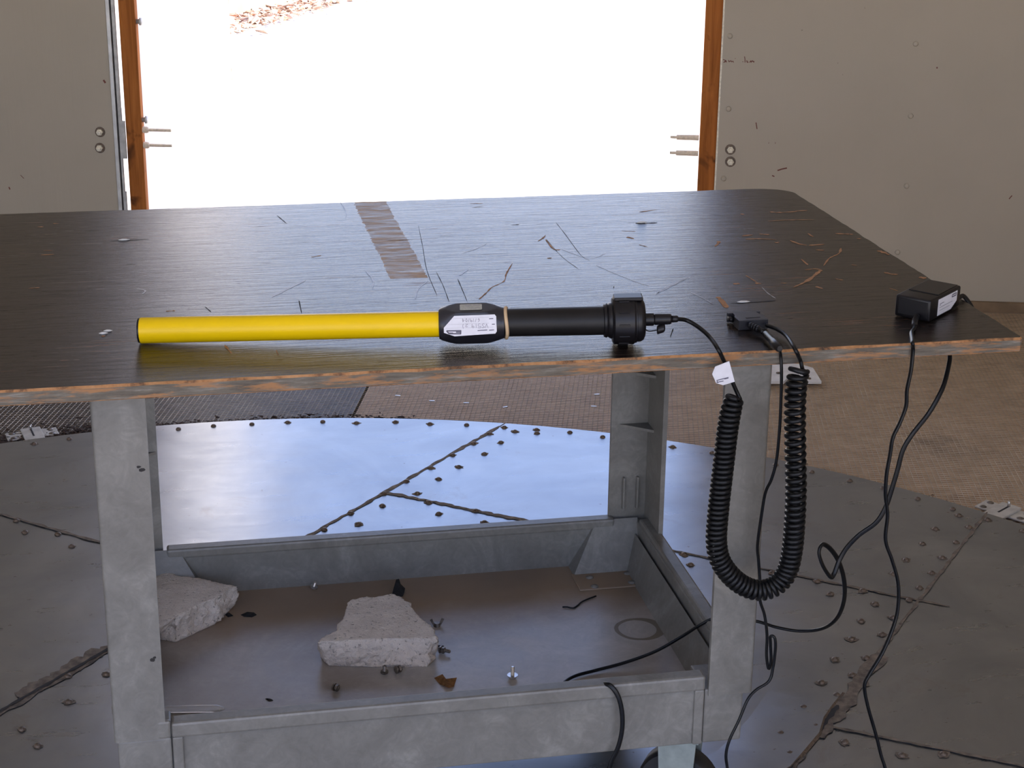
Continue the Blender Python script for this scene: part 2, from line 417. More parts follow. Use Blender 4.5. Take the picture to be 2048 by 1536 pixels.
# the platform body and its sheets
bm = bmesh.new(); lathe(bm, [(-0.022, R_PLAT - 0.01), (-0.003, R_PLAT - 0.01)], 120, 'z', xf=lambda p: p + OC); build('platform_edge', bm, 'rust', floor)
def clip(poly, nx, ny, c):
    out = []
    for i in range(len(poly)):
        a, b = poly[i], poly[(i + 1) % len(poly)]; da, db = a[0] * nx + a[1] * ny - c, b[0] * nx + b[1] * ny - c
        if da >= 0: out.append(a)
        if da * db < 0: t = da / (da - db); out.append((a[0] + (b[0] - a[0]) * t, a[1] + (b[1] - a[1]) * t))
    return out
disc = [(OC.x + R_PLAT * math.cos(2 * math.pi * k / 200), R_PLAT * math.sin(2 * math.pi * k / 200)) for k in range(200)]
def line(p, q):
    d = Vector((q[0] - p[0], q[1] - p[1])).normalized(); nx, ny = d.y, -d.x; return nx, ny, nx * p[0] + ny * p[1]
S1 = line((-0.342, 0.638), (0.768, 1.876))     # normal to the right of travel
S3 = line((0.938, 0.229), (1.735, 1.159))
S2 = line((0.431, 1.498), (1.152, 0.958))
S4 = line((-0.413, 1.518), (-0.194, 1.328))
S5 = line((1.036, 0.35), (1.317, 0.165))
G = 0.002
def keep(poly, L, side): nx, ny, c = L; return clip(poly, nx * side, ny * side, c * side + G)
pieces = []
left = keep(disc, S1, -1); mid = keep(keep(disc, S1, 1), S3, -1); rgt = keep(disc, S3, 1)
pieces += [keep(left, S4, -1), keep(left, S4, 1), keep(mid, S2, -1), keep(mid, S2, 1), keep(rgt, S5, -1), keep(rgt, S5, 1)]
for k, pc in enumerate(pieces):
    bm = bmesh.new(); prism(bm, pc, -0.003, 0.0 - 0.0006 * (k % 2)); build('floor_sheet', bm, 'galv', floor)
# dirt packed into the joints
SEAMZ = [0.0005]
bm = bmesh.new()
def seam(p, q, w, n=60):
    p, q = Vector((*p, 0)), Vector((*q, 0)); d = (q - p); side = Vector((-d.y, d.x, 0)).normalized()
    path = [p + d * (i / n) + side * random.uniform(-1, 1) * w * 0.18 for i in range(n + 1)]
    SEAMZ[0] += 0.00012; ribbon(bm, path, w, SEAMZ[0], 0, 0.4)
seam((0.10, 1.130), (0.768, 1.876), 0.010); seam((-0.9, 0.015), (0.10, 1.130), 0.016); seam((-0.315, 0.685), (-0.165, 0.852), 0.030, 24)
seam((0.431, 1.498), (0.90, 1.147), 0.013); seam((0.90, 1.147), (1.45, 0.735), 0.007)
seam((0.20, -0.63), (1.10, 0.418), 0.014); seam((1.10, 0.418), (1.735, 1.159), 0.007); seam((1.02, 0.31), (1.24, 0.575), 0.028, 24)
seam((-0.8, 1.85), (0.0, 1.16), 0.008); seam((1.036, 0.35), (1.8, -0.15), 0.007)
tag(build('seam_dirt', bm, 'seam_dirt', floor), kind='stuff')
bm = bmesh.new(); SEAMZ[0] = 0.0022
for p, q, w, n in (((-0.37, 0.61), (-0.13, 0.878), 0.0065, 30), ((1.00, 0.300), (1.09, 0.405), 0.008, 14), ((0.85, 0.125), (1.00, 0.300), 0.006, 14)): seam(p, q, w, n)
tag(build('open_joint', bm, 'dark', floor), kind='stuff')
# torn, lifted lip of the middle sheet beside the right-hand joint
bm = bmesh.new(); pts = [at_z(x, y, 0.0) for x, y in ((1450, 1600), (1575, 1536), (1600, 1508), (1632, 1470), (1652, 1438), (1668, 1412), (1690, 1385))]
top = []; bot = []
for i, p in enumerate(pts):
    w = math.sin(math.pi * i / (len(pts) - 1)); q = p + Vector((-0.02, 0.012, 0))
    bot.append(bm.verts.new((q.x - 0.075, q.y + 0.060, 0.0008))); top.append(bm.verts.new((p.x + random.uniform(-.006, .006), p.y, 0.0015 + 0.0035 * w)))
low = [bm.verts.new((v.co.x + 0.004, v.co.y - 0.003, 0.0008)) for v in top]
for i in range(len(pts) - 1):
    bm.faces.new((bot[i], bot[i + 1], top[i + 1], top[i])); f = bm.faces.new((top[i], top[i + 1], low[i + 1], low[i])); f.material_index = 1
o = build('lifted_sheet_lip', bm, ['galv', 'rust'], floor)
# screws
bm = bmesh.new(); lathe(bm, [(0.0, 0.0068), (0.0022, 0.0064), (0.0045, 0.0040), (0.0052, 0.001)], 10, 'z')
scr = bpy.data.meshes.new('floor_screw'); bm.to_mesh(scr); bm.free(); scr.materials.append(MAT['rust'])
for p in scr.polygons: p.use_smooth = True
bm = bmesh.new(); n_ = 14
vs = [bm.verts.new((0.016 * math.cos(2 * math.pi * k / n_) * (1 + 0.25 * math.sin(3 * k)), 0.013 * math.sin(2 * math.pi * k / n_) * (1 + 0.2 * math.cos(2 * k)), 0.0004)) for k in range(n_)]
bm.faces.new(vs)
grm = bpy.data.meshes.new('screw_grime'); bm.to_mesh(grm); bm.free(); grm.materials.append(MAT['seam_dirt'])
def sc7(c): return [(300 + x / 2.048, 740 + y / 2.048) for x, y in c]
def sc4(c): return [(1448 + x / 2.865, 1000 + y / 2.865) for x, y in c]
SCREWS = sc7([(1390, 262), (1325, 302), (1240, 350), (1150, 402), (1050, 457), (957, 507), (822, 588), (714, 655), (1495, 253), (1585, 260), (1437, 298),
    (1370, 345), (1265, 398), (1182, 448), (1095, 507), (952, 557), (855, 632), (745, 700), (1140, 543), (1335, 578), (1532, 628), (1183, 590), (1370, 625)])
SCREWS += sc4([(275, 420), (533, 467), (610, 540), (795, 520), (865, 597), (785, 695), (730, 798), (905, 772), (635, 915), (815, 907), (735, 1005), (557, 1048),
    (455, 1190), (525, 1300), (325, 1340), (690, 1390), (1020, 1465), (1258, 1457), (1060, 575), (1120, 505), (1190, 420), (1250, 333), (1330, 245), (1405, 158),
    (1345, 90), (1210, 167), (1137, 253), (1043, 345), (970, 425), (968, 675), (645, 1120), (375, 1455)])
SCREWS += [(1368, 1109), (1381, 1130), (33, 1042), (50, 1065), (116, 1069), (144, 1093), (136, 1353), (138, 1404), (44, 1459), (76, 1492), (214, 1349)]
spots = [at_z(x, y, 0.0) for x, y in SCREWS]
grime = [True] * len(spots)
a = math.radians(24)
while a < math.radians(112):
    r_ = 1.992 + random.uniform(-.006, .006); spots.append(Vector((OC.x + r_ * math.cos(a), r_ * math.sin(a), 0))); grime.append(random.random() < 0.5)
    a += random.uniform(0.040, 0.050)
for p, gr in zip(spots, grime):
    o = link('floor_screw', scr, floor); o.location = (p.x, p.y, 0.0); o.rotation_euler.z = random.uniform(0, 6)
    if gr:
        q = link('screw_grime', grm, o); q.scale = (random.uniform(.45, .8),) * 3

# wire mesh laid over the boards (aligned with the back wall)
bm = bmesh.new(); RM = R_PLAT + 0.012; cell = 0.0127; wr = 0.0007
def hgt(s, n): return -0.0165 + 0.0035 * noise.noise(Vector((s * 2.2, n * 2.2, 0))) + 0.0012 * noise.noise(Vector((s * 9, n * 9, 3)))
def warp(s, n): return (s + 0.006 * noise.noise(Vector((s * 1.4, n * 1.4, 7))), n + 0.006 * noise.noise(Vector((s * 1.4, n * 1.4, 11))))
def wire(fn, t0, t1):
    if t1 - t0 < 0.03: return
    k = max(2, int((t1 - t0) / 0.07)); prev = None
    for i in range(k + 1):
        s, n = fn(t0 + (t1 - t0) * i / k); s, n = warp(s, n); c = wall_pt(s, n, hgt(s, n))
        d = (TN if fn is fn_n else TS); side = TS if fn is fn_n else TN
        ring = [bm.verts.new(c + side * (wr * math.cos(q)) + Vector((0, 0, wr * math.sin(q)))) for q in (math.pi / 2, math.pi * 7 / 6, math.pi * 11 / 6)]
        if prev:
            for q in range(3): bm.faces.new((prev[q], prev[(q + 1) % 3], ring[(q + 1) % 3], ring[q]))
        prev = ring
S_LO, S_HI, N_LO, N_HI = -1.75, 2.05, 0.45, DW - 0.03
cur = 0.0
def fn_n(t): return (cur, t)
def fn_s(t): return (t, cur)
cur = S_LO
while cur < S_HI:
    wire(fn_n, math.sqrt(max(RM * RM - cur * cur, N_LO ** 2)), N_HI); cur += cell
cur = N_LO
while cur < N_HI:
    if cur < RM:
        q = math.sqrt(RM * RM - cur * cur); wire(fn_s, S_LO, min(-q, S_HI)); wire(fn_s, max(q, S_LO), S_HI)
    else: wire(fn_s, S_LO, S_HI)
    cur += cell
tag(build('wire_mesh', bm, 'wire'), 'galvanised square wire mesh spread over the boards round the platform', 'wire mesh', None, 'stuff')
# crumbs of litter caught along the platform's edge
bm = bmesh.new()
def crumbs(a0, a1, n, spread, big):
    for _ in range(n):
        a = math.radians(random.uniform(a0, a1)); r_ = R_PLAT + 0.008 + abs(random.gauss(0, spread)); s_ = random.uniform(0.3, 1) * big
        c = Vector((OC.x + r_ * math.cos(a), r_ * math.sin(a), -0.016 + random.uniform(0, 0.008)))
        v = [bm.verts.new(c + Vector((random.uniform(-1, 1), random.uniform(-1, 1), random.uniform(-.35, .35))) * s_) for _ in range(4)]
        for q in ((0, 1, 2), (0, 2, 3), (0, 3, 1), (1, 3, 2)): bm.faces.new([v[i] for i in q])
crumbs(76, 106, 1500, 0.022, 0.011); crumbs(97, 108, 900, 0.05, 0.012); crumbs(25, 80, 700, 0.008, 0.006)
tag(build('leaf_crumbs', bm, 'debris'), 'dark crumbs of leaf litter along the edge of the round metal floor', 'debris', None, 'stuff')
# staples and stray chips on the mesh
for k, (x, y) in enumerate(sc7([(1015, 108), (1155, 130), (1295, 138), (1455, 155), (1830, 103), (1818, 152)])):
    bm = bmesh.new(); box(bm, -.007, .007, -.002, .002, 0, .003); o = build('staple', bm, 'steel', floor); p = at_z(x, y, -0.014); o.location = p; o.rotation_euler.z = random.uniform(-.4, .4)

# ------------------------------------------------------------------ back wall and doorway
def wbox(bm, s0, s1, n0, n1, z0, z1, bev=0.0): return box(bm, s0, s1, n0, n1, z0, z1, bev, xf=lambda p: wall_pt(p.x, p.y, p.z))
wall = empty('wall_back'); tag(wall, 'white panelled back wall either side of the doorway', None, None, 'structure')
ZC = 2.55
bm = bmesh.new(); wbox(bm, 0.708, 1.97, DW, DW + 0.016, -0.02, ZC, 0.002); build('wall_panel', bm, 'wall', wall)
bm = bmesh.new(); wbox(bm, 1.975, 3.1, DW, DW + 0.016, -0.02, ZC, 0.002); build('wall_panel', bm, 'wall', wall)
bm = bmesh.new(); wbox(bm, 0.7035, 0.7085, DW + 0.001, DW + 0.018, -0.02, ZC); build('panel_edge_glint', bm, 'bolt_cream', wall)  # brighter strip paints in the light caught by the panel's edge
bm = bmesh.new(); wbox(bm, -3.1, -1.192, DW, DW + 0.016, -0.02, ZC, 0.002); build('wall_panel', bm, 'wall', wall)
bm = bmesh.new(); wbox(bm, 0.66, 3.1, DW + 0.055, DW + 0.10, -0.1, ZC); wbox(bm, -3.1, -1.20, DW + 0.055, DW + 0.10, -0.1, ZC); wbox(bm, -1.2, 0.70, DW + 0.02, DW + 0.10, 2.25, ZC)
build('wall_backing', bm, 'dark', wall)
for o_, s0, s1 in (('trim_1', -1.158, -1.106), ('trim_2', 0.652, 0.7045)):
    bm = bmesh.new(); wbox(bm, s0, s1, DW + 0.018, DW + 0.046, -0.1, 2.25, 0.002)
    tag(build(o_, bm, 'post'), 'reddish brown stained timber post on the %s of the doorway' % ('left' if s0 < 0 else 'right'), None, None, 'structure')
# metal edging of the left panel: bright bead, dull strip with cut-outs
bm = bmesh.new(); wbox(bm, -1.191, -1.180, DW - 0.006, DW + 0.02, -0.02, ZC, 0.001); tag(build('trim_3', bm, 'alu'), 'bright aluminium bead edging the left wall panel', None, None, 'structure')
bm = bmesh.new(); wbox(bm, -1.1795, -1.1755, DW + 0.004, DW + 0.012, -0.02, ZC); build('trim_4', bm, 'dark'); tag(bpy.data.objects['trim_4'], 'dark groove beside the aluminium bead', None, None, 'structure')
bm = bmesh.new()
zc = [onz for onz in (ZC, 0.545, 0.355, -0.02)]
for z0, z1, s1 in ((0.545, ZC, -1.1655), (0.505, 0.545, -1.1648), (0.385, 0.505, -1.156), (0.278, 0.385, -1.1695), (-0.02, 0.278, -1.1655)):
    wbox(bm, -1.1755, s1, DW + 0.002, DW + 0.010, z0, z1)
tag(build('trim_5', bm, 'alu_dull'), 'dull aluminium strip with cut-outs beside the left post', None, None, 'structure')
for sgn, s0, s1 in ((-1, -3.1, -1.192), (1, 0.71, 3.1)):
    bm = bmesh.new(); wbox(bm, s0, s1, DW - 0.018, DW - 0.001, -0.022, 0.012, 0.002)
    tag(build('baseboard_right' if sgn > 0 else 'baseboard_left', bm, 'base'), 'low brown baseboard at the foot of the %s wall' % ('right' if sgn > 0 else 'left'), None, None, 'structure')
# screw heads on the right panel
bm = bmesh.new(); lathe(bm, [(0.0, 0.0085), (-0.003, 0.008), (-0.0045, 0.005)], 12, 'y'); hd = bpy.data.meshes.new('screw_head'); bm.to_mesh(hd); bm.free(); hd.materials.append(MAT['wall'])
for p in hd.polygons: p.use_smooth = True
for s, z in ((0.728, 0.813), (0.735, 0.593), (0.731, 0.377), (1.28, 0.802), (1.284, 0.586), (1.29, 0.37), (0.73, 1.03), (1.28, 1.02), (1.28, 0.16), (0.73, 0.16)):
    o = link('screw_head', hd, wall); o.location = wall_pt(s, DW - 0.0005, z); o.rotation_euler.z = WA
# through-bolts with nuts: two on each panel
def nut_bolt(s, z):
    r_ = empty('hinge_bolt'); r_.parent = wall; r_.location = wall_pt(s, DW, z); r_.rotation_euler.z = WA
    bm = bmesh.new(); lathe(bm, [(0.0, 0.0165), (-0.002, 0.016)], 16, 'y'); build('washer', bm, 'rust', r_)
    bm = bmesh.new(); lathe(bm, [(-0.002, 0.0105), (-0.010, 0.0105)], 6, 'y'); build('nut', bm, 'bolt_cream', r_)
    bm = bmesh.new(); lathe(bm, [(-0.010, 0.0062), (-0.020, 0.0062), (-0.021, 0.005)], 12, 'y'); build('bolt_end', bm, 'bolt_cream', r_)
for s, z in ((-1.236, 0.469), (-1.240, 0.418), (0.747, 0.468), (0.749, 0.430)): nut_bolt(s, z)
# rods sticking out of the posts into the doorway
for post, s0, s1, zz in (('trim_1', -1.106, -1.014, (0.474, 0.425)), ('trim_2', 0.650, 0.562, (0.496, 0.447))):
    for z in zz:
        bm = bmesh.new(); X = lambda p: wall_pt(p.x, p.y + DW + 0.03, p.z + z); d = 1 if s1 > s0 else -1
        if d > 0: pr = [(s0, 0.0105), (s0 + 0.012, 0.0105), (s0 + 0.018, 0.008), (s0 + 0.02, 0.0048), (s1 - 0.001, 0.0048), (s1, 0.003)]
        else: pr = [(s0, 0.0085), (s0 - 0.068, 0.008), (s0 - 0.070, 0.0045), (s1, 0.0040)]
        lathe(bm, pr, 14, 'x', xf=X); smooth_by_angle(build('latch_rod', bm, 'rod_cream', bpy.data.objects[post]))
for z in (0.813, 0.506):
    bm = bmesh.new(); lathe(bm, [(-1.106, 0.0075), (-1.098, 0.0075), (-1.096, 0.012), (-1.090, 0.011), (-1.088, 0.004)], 14, 'x', xf=lambda p: wall_pt(p.x, p.y + DW + 0.03, p.z + z))
    build('bolt_head', bm, 'alu_dull', bpy.data.objects['trim_1'], True)
# faint red-brown handwriting on the right panel (only partly legible) and small scuffs
bm = bmesh.new()
def wstroke(pts, w=0.0016):
    for (a, b) in zip(pts, pts[1:]):
        A, B = Vector(a), Vector(b); d = (B - A); q = Vector((-d.y, d.x)).normalized() * w * .5
        vs = [bm.verts.new(wall_pt(v.x, DW - 0.0004, v.y)) for v in (A + q, A - q, B - q, B + q)]; bm.faces.new(vs)
def wpx(x, y):   # a mark seen on the wall panel
    d = ray(x, y); k = (DW - (CAM - OC).dot(TN)) / d.dot(TN); w = CAM + d * k; return ((w - OC).dot(TS), w.z)
for st in ([(1446, 119), (1452, 121), (1447, 125), (1453, 122), (1452, 125)], [(1457, 120), (1458, 124), (1462, 121), (1463, 124), (1466, 122), (1467, 125)],
           [(1470, 117), (1471, 117)], [(1485, 123.5), (1486.5, 123.5)], [(1489, 113), (1490, 118), (1490, 125)], [(1492, 122), (1495, 122), (1494, 125), (1497, 124)],
           [(1499, 125), (1502, 121), (1502, 125), (1505, 121), (1508, 125)], [(1505, 123), (1509, 123)]):
    wstroke([wpx(*p) for p in st], 0.0022)
wstroke([wpx(1537, 286), wpx(1537.8, 286)], 0.004); wstroke([wpx(1550, 286), wpx(1551, 286)], 0.004)
wstroke([wpx(1555, 341), wpx(1564, 338), wpx(1574, 336)], 0.004); wstroke([wpx(1546, 353), wpx(1547, 351)], 0.008)
wstroke([wpx(1874, 134), wpx(1874, 137)], 0.004); wstroke([wpx(2018, 398), wpx(2024, 391)], 0.003); wstroke([wpx(1512, 245), wpx(1514, 258)], 0.003)
wstroke([wpx(207, 160), wpx(211, 166)], 0.006); wstroke([wpx(18, 374), wpx(20, 379)], 0.004); wstroke([wpx(41, 350), wpx(48, 357)], 0.002)
build('handwriting_and_scuffs', bm, 'ink_red', wall)

# open door leaf standing outside, hinged at the left post
door = empty('door_1'); tag(door, 'white door leaf standing open outside the left post', None, None, 'structure')
bm = bmesh.new(); wbox(bm, -1.167, -1.132, DW + 0.105, DW + 1.32, -0.02, 2.15, 0.003); build('door_leaf', bm, 'door', door)
for z in (0.15, 0.43, 0.72, 1.0):
    bm = bmesh.new(); wbox(bm, -1.132, -1.126, DW + 1.305, DW + 1.317, z, z + 0.045); build('edge_clip', bm, 'alu_dull', door)

ROOM_N = -2.2  # unseen room depth and open front, set to shape the fill light
# side walls, camera-side wall with its wide opening, ceiling
bm = bmesh.new(); wbox(bm, -3.16, -3.1, ROOM_N, DW + 0.1, -0.1, ZC); tag(build('wall_left', bm, 'wall'), 'plain white panelled wall on the left, out of view', None, None, 'structure')
bm = bmesh.new(); wbox(bm, 3.1, 3.16, ROOM_N, DW + 0.1, -0.1, ZC); tag(build('wall_right', bm, 'wall'), 'plain white panelled wall on the right, out of view', None, None, 'structure')
bm = bmesh.new(); wbox(bm, -3.16, -2.85, ROOM_N - .06, ROOM_N, -0.1, ZC); wbox(bm, 2.85, 3.16, ROOM_N - .06, ROOM_N, -0.1, ZC)
tag(build('wall_front', bm, 'wall'), 'narrow wall returns behind the camera beside the open front', None, None, 'structure')
bm = bmesh.new(); wbox(bm, -3.3, 3.3, ROOM_N - 1.0, DW + 0.3, ZC, ZC + 0.06); tag(build('ceiling', bm, 'ceil'), 'flat board ceiling above the room, its added overhang blocking sky behind the camera', None, None, 'structure')  # overhang past the open front is added to block sky light

# outside
bm = bmesh.new(); GZ = -0.12
vs = [bm.verts.new((x, y, GZ)) for x, y in ((-60, -60), (60, -60), (60, 60), (-60, 60))]; bm.faces.new(vs)
tag(build('ground', bm, 'ground'), 'pale sunlit concrete ground outside the doorway', None, None, 'structure')
kp = [at_z(x, y, GZ) for x, y in ((360, 74), (456, 47), (560, 22), (640, -2), (760, -40))]
bm = bmesh.new(); prev = None
for p in kp:
    ring = [bm.verts.new(p + Vector((0, dy, dz))) for dy, dz in ((0.0, 0.0), (0.03, 0.13), (0.18, 0.14), (0.2, 0.0))]
    if prev:
        for q in range(3): bm.faces.new((prev[q], prev[q + 1], ring[q + 1], ring[q]))
    prev = ring
tag(build('kerb', bm, 'kerb'), 'low concrete kerb outside with dry leaves piled against it', 'kerb')
bm = bmesh.new()
for _ in range(2600):
    t = random.random() * 3.999; i = int(t); c = kp[i].lerp(kp[i + 1], t - i) + Vector((random.uniform(-.1, .1), -abs(random.gauss(0, 0.26)), random.uniform(0.005, 0.05)))
    s_ = random.uniform(.02, .06)
    v = [bm.verts.new(c + Vector((random.uniform(-1, 1), random.uniform(-1, 1), random.uniform(-.5, .5))) * s_) for _ in range(4)]
    for q in ((0, 1, 2), (0, 2, 3), (0, 3, 1), (1, 3, 2)): bm.faces.new([v[k] for k in q])
tag(build('leaf_litter', bm, 'litter'), 'drift of dry brown leaves along the kerb outside', 'leaves', None, 'stuff')

# ------------------------------------------------------------------ brackets beside the platform
def bracket(name, label, ang, rad, m='bracket'):
    root = empty(name); tag(root, label, 'bracket', 'slotted bracket plates round the metal floor')
    a = math.radians(ang); root.location = (OC.x + rad * math.cos(a), rad * math.sin(a), -0.012); root.rotation_euler.z = a - math.pi / 2
    bm = bmesh.new(); box(bm, -0.062, 0.062, -0.026, 0.026, 0.0, 0.004, 0.001); build('cross_plate', bm, m, root)
    bm = bmesh.new(); box(bm, -0.024, 0.024, -0.085, 0.030, 0.0045, 0.0095, 0.001); build('slide_bar', bm, m, root)
    bm = bmesh.new(); box(bm, -0.0022, 0.0022, -0.032, 0.012, 0.0096, 0.0101); build('slot', bm, 'dark', root)
    bm = bmesh.new(); lathe(bm, [(0.009, 0.0035), (0.021, 0.0035), (0.023, 0.002)], 10, 'z', xf=lambda p: p + Vector((0, 0.014, 0))); build('pin', bm, 'steel', root, True)
    for x in (-.046, .046):
        for y in (-.016, .016):
            bm = bmesh.new(); lathe(bm, [(0.0042, 0.0085), (0.0048, 0.0075), (0.0062, 0.005), (0.0066, 0.001)], 12, 'z', xf=lambda p: p + Vector((x, y, 0))); build('plate_screw', bm, 'steel_dark', root, True)
    return root
p = at_z(62, 858, 0); bracket('slotted_bracket', 'pale slotted bracket plate at far left, left of the cart leg', math.degrees(math.atan2(p.y, p.x - OC.x)), 2.085)
p = at_z(2032, 1003, 0); bracket('slotted_bracket', 'grey slotted bracket plate at the right edge of the photo', math.degrees(math.atan2(p.y, p.x - OC.x)), 2.085)
bm = bmesh.new(); Z0 = -0.012
wp = [at_z(x, y, Z0) for x, y in ((1520, 737), (1520, 768), (1568, 768), (1582, 752), (1596, 752), (1606, 768), (1643, 768), (1626, 741), (1600, 733), (1560, 731))]
prism(bm, [(q.x, q.y) for q in wp], Z0, Z0 + 0.008, 0.001)
r_ = empty('notched_plate', (0, 0, 0)); build('plate', bm, 'chip_white', r_)
for x, y in ((1556, 746), (1618, 757)):
    q = at_z(x, y, Z0 + 0.009); bm = bmesh.new(); lathe(bm, [(0.0, 0.006), (0.002, 0.005), (0.003, 0.001)], 10, 'z', xf=lambda p: p + q); build('plate_screw', bm, 'rust', r_, True)
tag(r_, 'white notched plate lying on the mesh behind the right front leg', 'bracket')

# ------------------------------------------------------------------ utility cart
cart = empty('utility_cart', (0, 0, 0)); tag(cart, 'grey plastic utility cart on casters under the plywood top', 'cart')
CX0, CX1, CY0, CY1 = -0.122, 0.798, 0.05, 0.652
RIM = 0.287; BOT = 0.172
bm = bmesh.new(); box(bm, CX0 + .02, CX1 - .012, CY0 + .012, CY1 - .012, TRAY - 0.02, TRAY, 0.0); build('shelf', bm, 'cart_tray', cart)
# front rim: outer lip, recessed face
fr = bmesh.new(); box(fr, -0.044, 0.724, CY0 + 0.004, CY0 + 0.016, BOT, RIM - 0.01, 0.002); o = build('front_rim', fr, 'cart', cart)
bm = bmesh.new(); box(bm, -0.044, 0.724, CY0 - 0.003, CY0 + 0.022, RIM - 0.024, RIM, 0.004); box(bm, 0.709, 0.7235, CY0 - 0.001, CY0 + 0.012, BOT + 0.001, RIM - 0.0235, 0.002); box(bm, -0.0435, -0.029, CY0 - 0.001, CY0 + 0.012, BOT + 0.001, RIM - 0.0235, 0.002)
build('rim_lip', bm, 'cart', o)
bm = bmesh.new(); box(bm, CX0 + 0.06, CX1 - 0.06, CY1 - 0.022, CY1 - 0.010, BOT, RIM - 0.008, 0.002); o = build('back_rim', bm, 'cart', cart)
bm = bmesh.new(); box(bm, -0.046, 0.735, CY1 - 0.026, CY1, RIM - 0.018, RIM, 0.004); build('rim_lip', bm, 'cart', o)
for s, x0, x1 in ((-1, CX0, CX0 + 0.022), (1, CX1 - 0.022, CX1)):
    bm = bmesh.new(); xi = (x0 + 0.010, x1) if s < 0 else (x0, x1 - 0.010)
    box(bm, xi[0], xi[1], CY0 + 0.012, CY1 - 0.010, BOT, RIM - 0.008, 0.002); o = build('side_rim', bm, 'cart', cart)
    bm = bmesh.new(); box(bm, x0 - (0.004 if s < 0 else -0.002), x1 + (0.004 if s > 0 else -0.002), CY0 + 0.060, CY1 - 0.030, RIM - 0.018, RIM, 0.004); build('rim_lip', bm, 'cart', o)
    # inner fillet between shelf and side
    bm = bmesh.new(); prism(bm, [(0, 0), (0.028, 0), (0.006, 0.06)], 0, 1.0)
    xs = CX1 - 0.021 if s > 0 else CX0 + 0.021
    for v in bm.verts: v.co = Vector((xs - s * v.co.x, CY0 + 0.02 + v.co.z * (CY1 - CY0 - 0.04), TRAY + v.co.y))
    build('side_fillet', bm, 'cart', cart)
# corner blocks, legs
def leg(name, sx, sy, x_out, y_out, zb, zt, w=0.070, d=0.085, th=0.008):
    # L section: arms run inward from the outer corner
    pts = [(0, 0), (w, 0), (w, th), (th, th), (th, d), (0, d)]
    P2 = [(x_out + sx * a, y_out + sy * b) for a, b in pts]
    bm = bmesh.new(); lo = [bm.verts.new((p[0], p[1], zb)) for p in P2]; hi = [bm.verts.new((p[0], p[1], zt)) for p in P2]
    bm.faces.new(lo); bm.faces.new(hi); n = 6
    for i in range(n): bm.faces.new((lo[i], lo[(i + 1) % n], hi[(i + 1) % n], hi[i]))
    bm.edges.ensure_lookup_table()
    es = [e for e in bm.edges if all(abs(v.co.x - P2[0][0]) < 1e-5 and abs(v.co.y - P2[0][1]) < 1e-5 for v in e.verts)]
    bmesh.ops.bevel(bm, geom=es, offset=0.006, segments=4, affect='EDGES', profile=0.5)
    o = build(name, bm, 'cart', cart); smooth_by_angle(o, 40); return o
LZT = TOP - 0.021
l1 = leg('leg', 1, 1, CX0, CY0, 0.262, LZT); l2 = leg('leg', -1, 1, CX1, CY0, 0.252, LZT, w=0.068)
l3 = leg('leg', 1, -1, CX0, CY1, 0.252, LZT); l4 = leg('leg', -1, -1, CX1 + 0.004, CY1, 0.262, LZT, w=0.074, d=0.10)
# rounded toe tabs and stiffening webs
bm = bmesh.new(); box(bm, CX0 + 0.058, -0.045, CY0 - 0.001, CY0 + 0.008, 0.2625, 0.29, 0.0035); build('toe_tab', bm, 'cart', l1)
for z in (0.46, 0.56, 0.67):
    bm = bmesh.new(); zz = 0.005
    vs = [bm.verts.new(c) for c in ((CX1 - 0.004, CY1 - 0.008, z), (CX1 - 0.055, CY1 - 0.008, z), (CX1 - 0.004, CY1 - 0.048, z), (CX1 - 0.004, CY1 - 0.008, z - zz), (CX1 - 0.055, CY1 - 0.008, z - zz), (CX1 - 0.004, CY1 - 0.048, z - zz))]
    for q in ((0, 1, 2), (5, 4, 3), (0, 3, 4, 1), (1, 4, 5, 2), (2, 5, 3, 0)): bm.faces.new([vs[i] for i in q])
    build('web', bm, 'cart', l4)
    bm = bmesh.new()
    vs = [bm.verts.new(c) for c in ((CX0 + 0.008, CY1 - 0.008, z), (CX0 + 0.068, CY1 - 0.008, z), (CX0 + 0.008, CY1 - 0.048, z), (CX0 + 0.008, CY1 - 0.008, z - zz), (CX0 + 0.068, CY1 - 0.008, z - zz), (CX0 + 0.008, CY1 - 0.048, z - zz))]
    for q in ((0, 1, 2), (5, 4, 3), (0, 3, 4, 1), (1, 4, 5, 2), (2, 5, 3, 0)): bm.faces.new([vs[i] for i in q])
    build('web', bm, 'cart', l3)
for sx, x in ((1, CX1 - 0.045), (1, CX1 - 0.02)):
    bm = bmesh.new(); box(bm, x - 0.002, x + 0.002, CY1 - 0.016, CY1 - 0.007, 0.30, 0.36, 0.001); build('rib', bm, 'cart', l4)
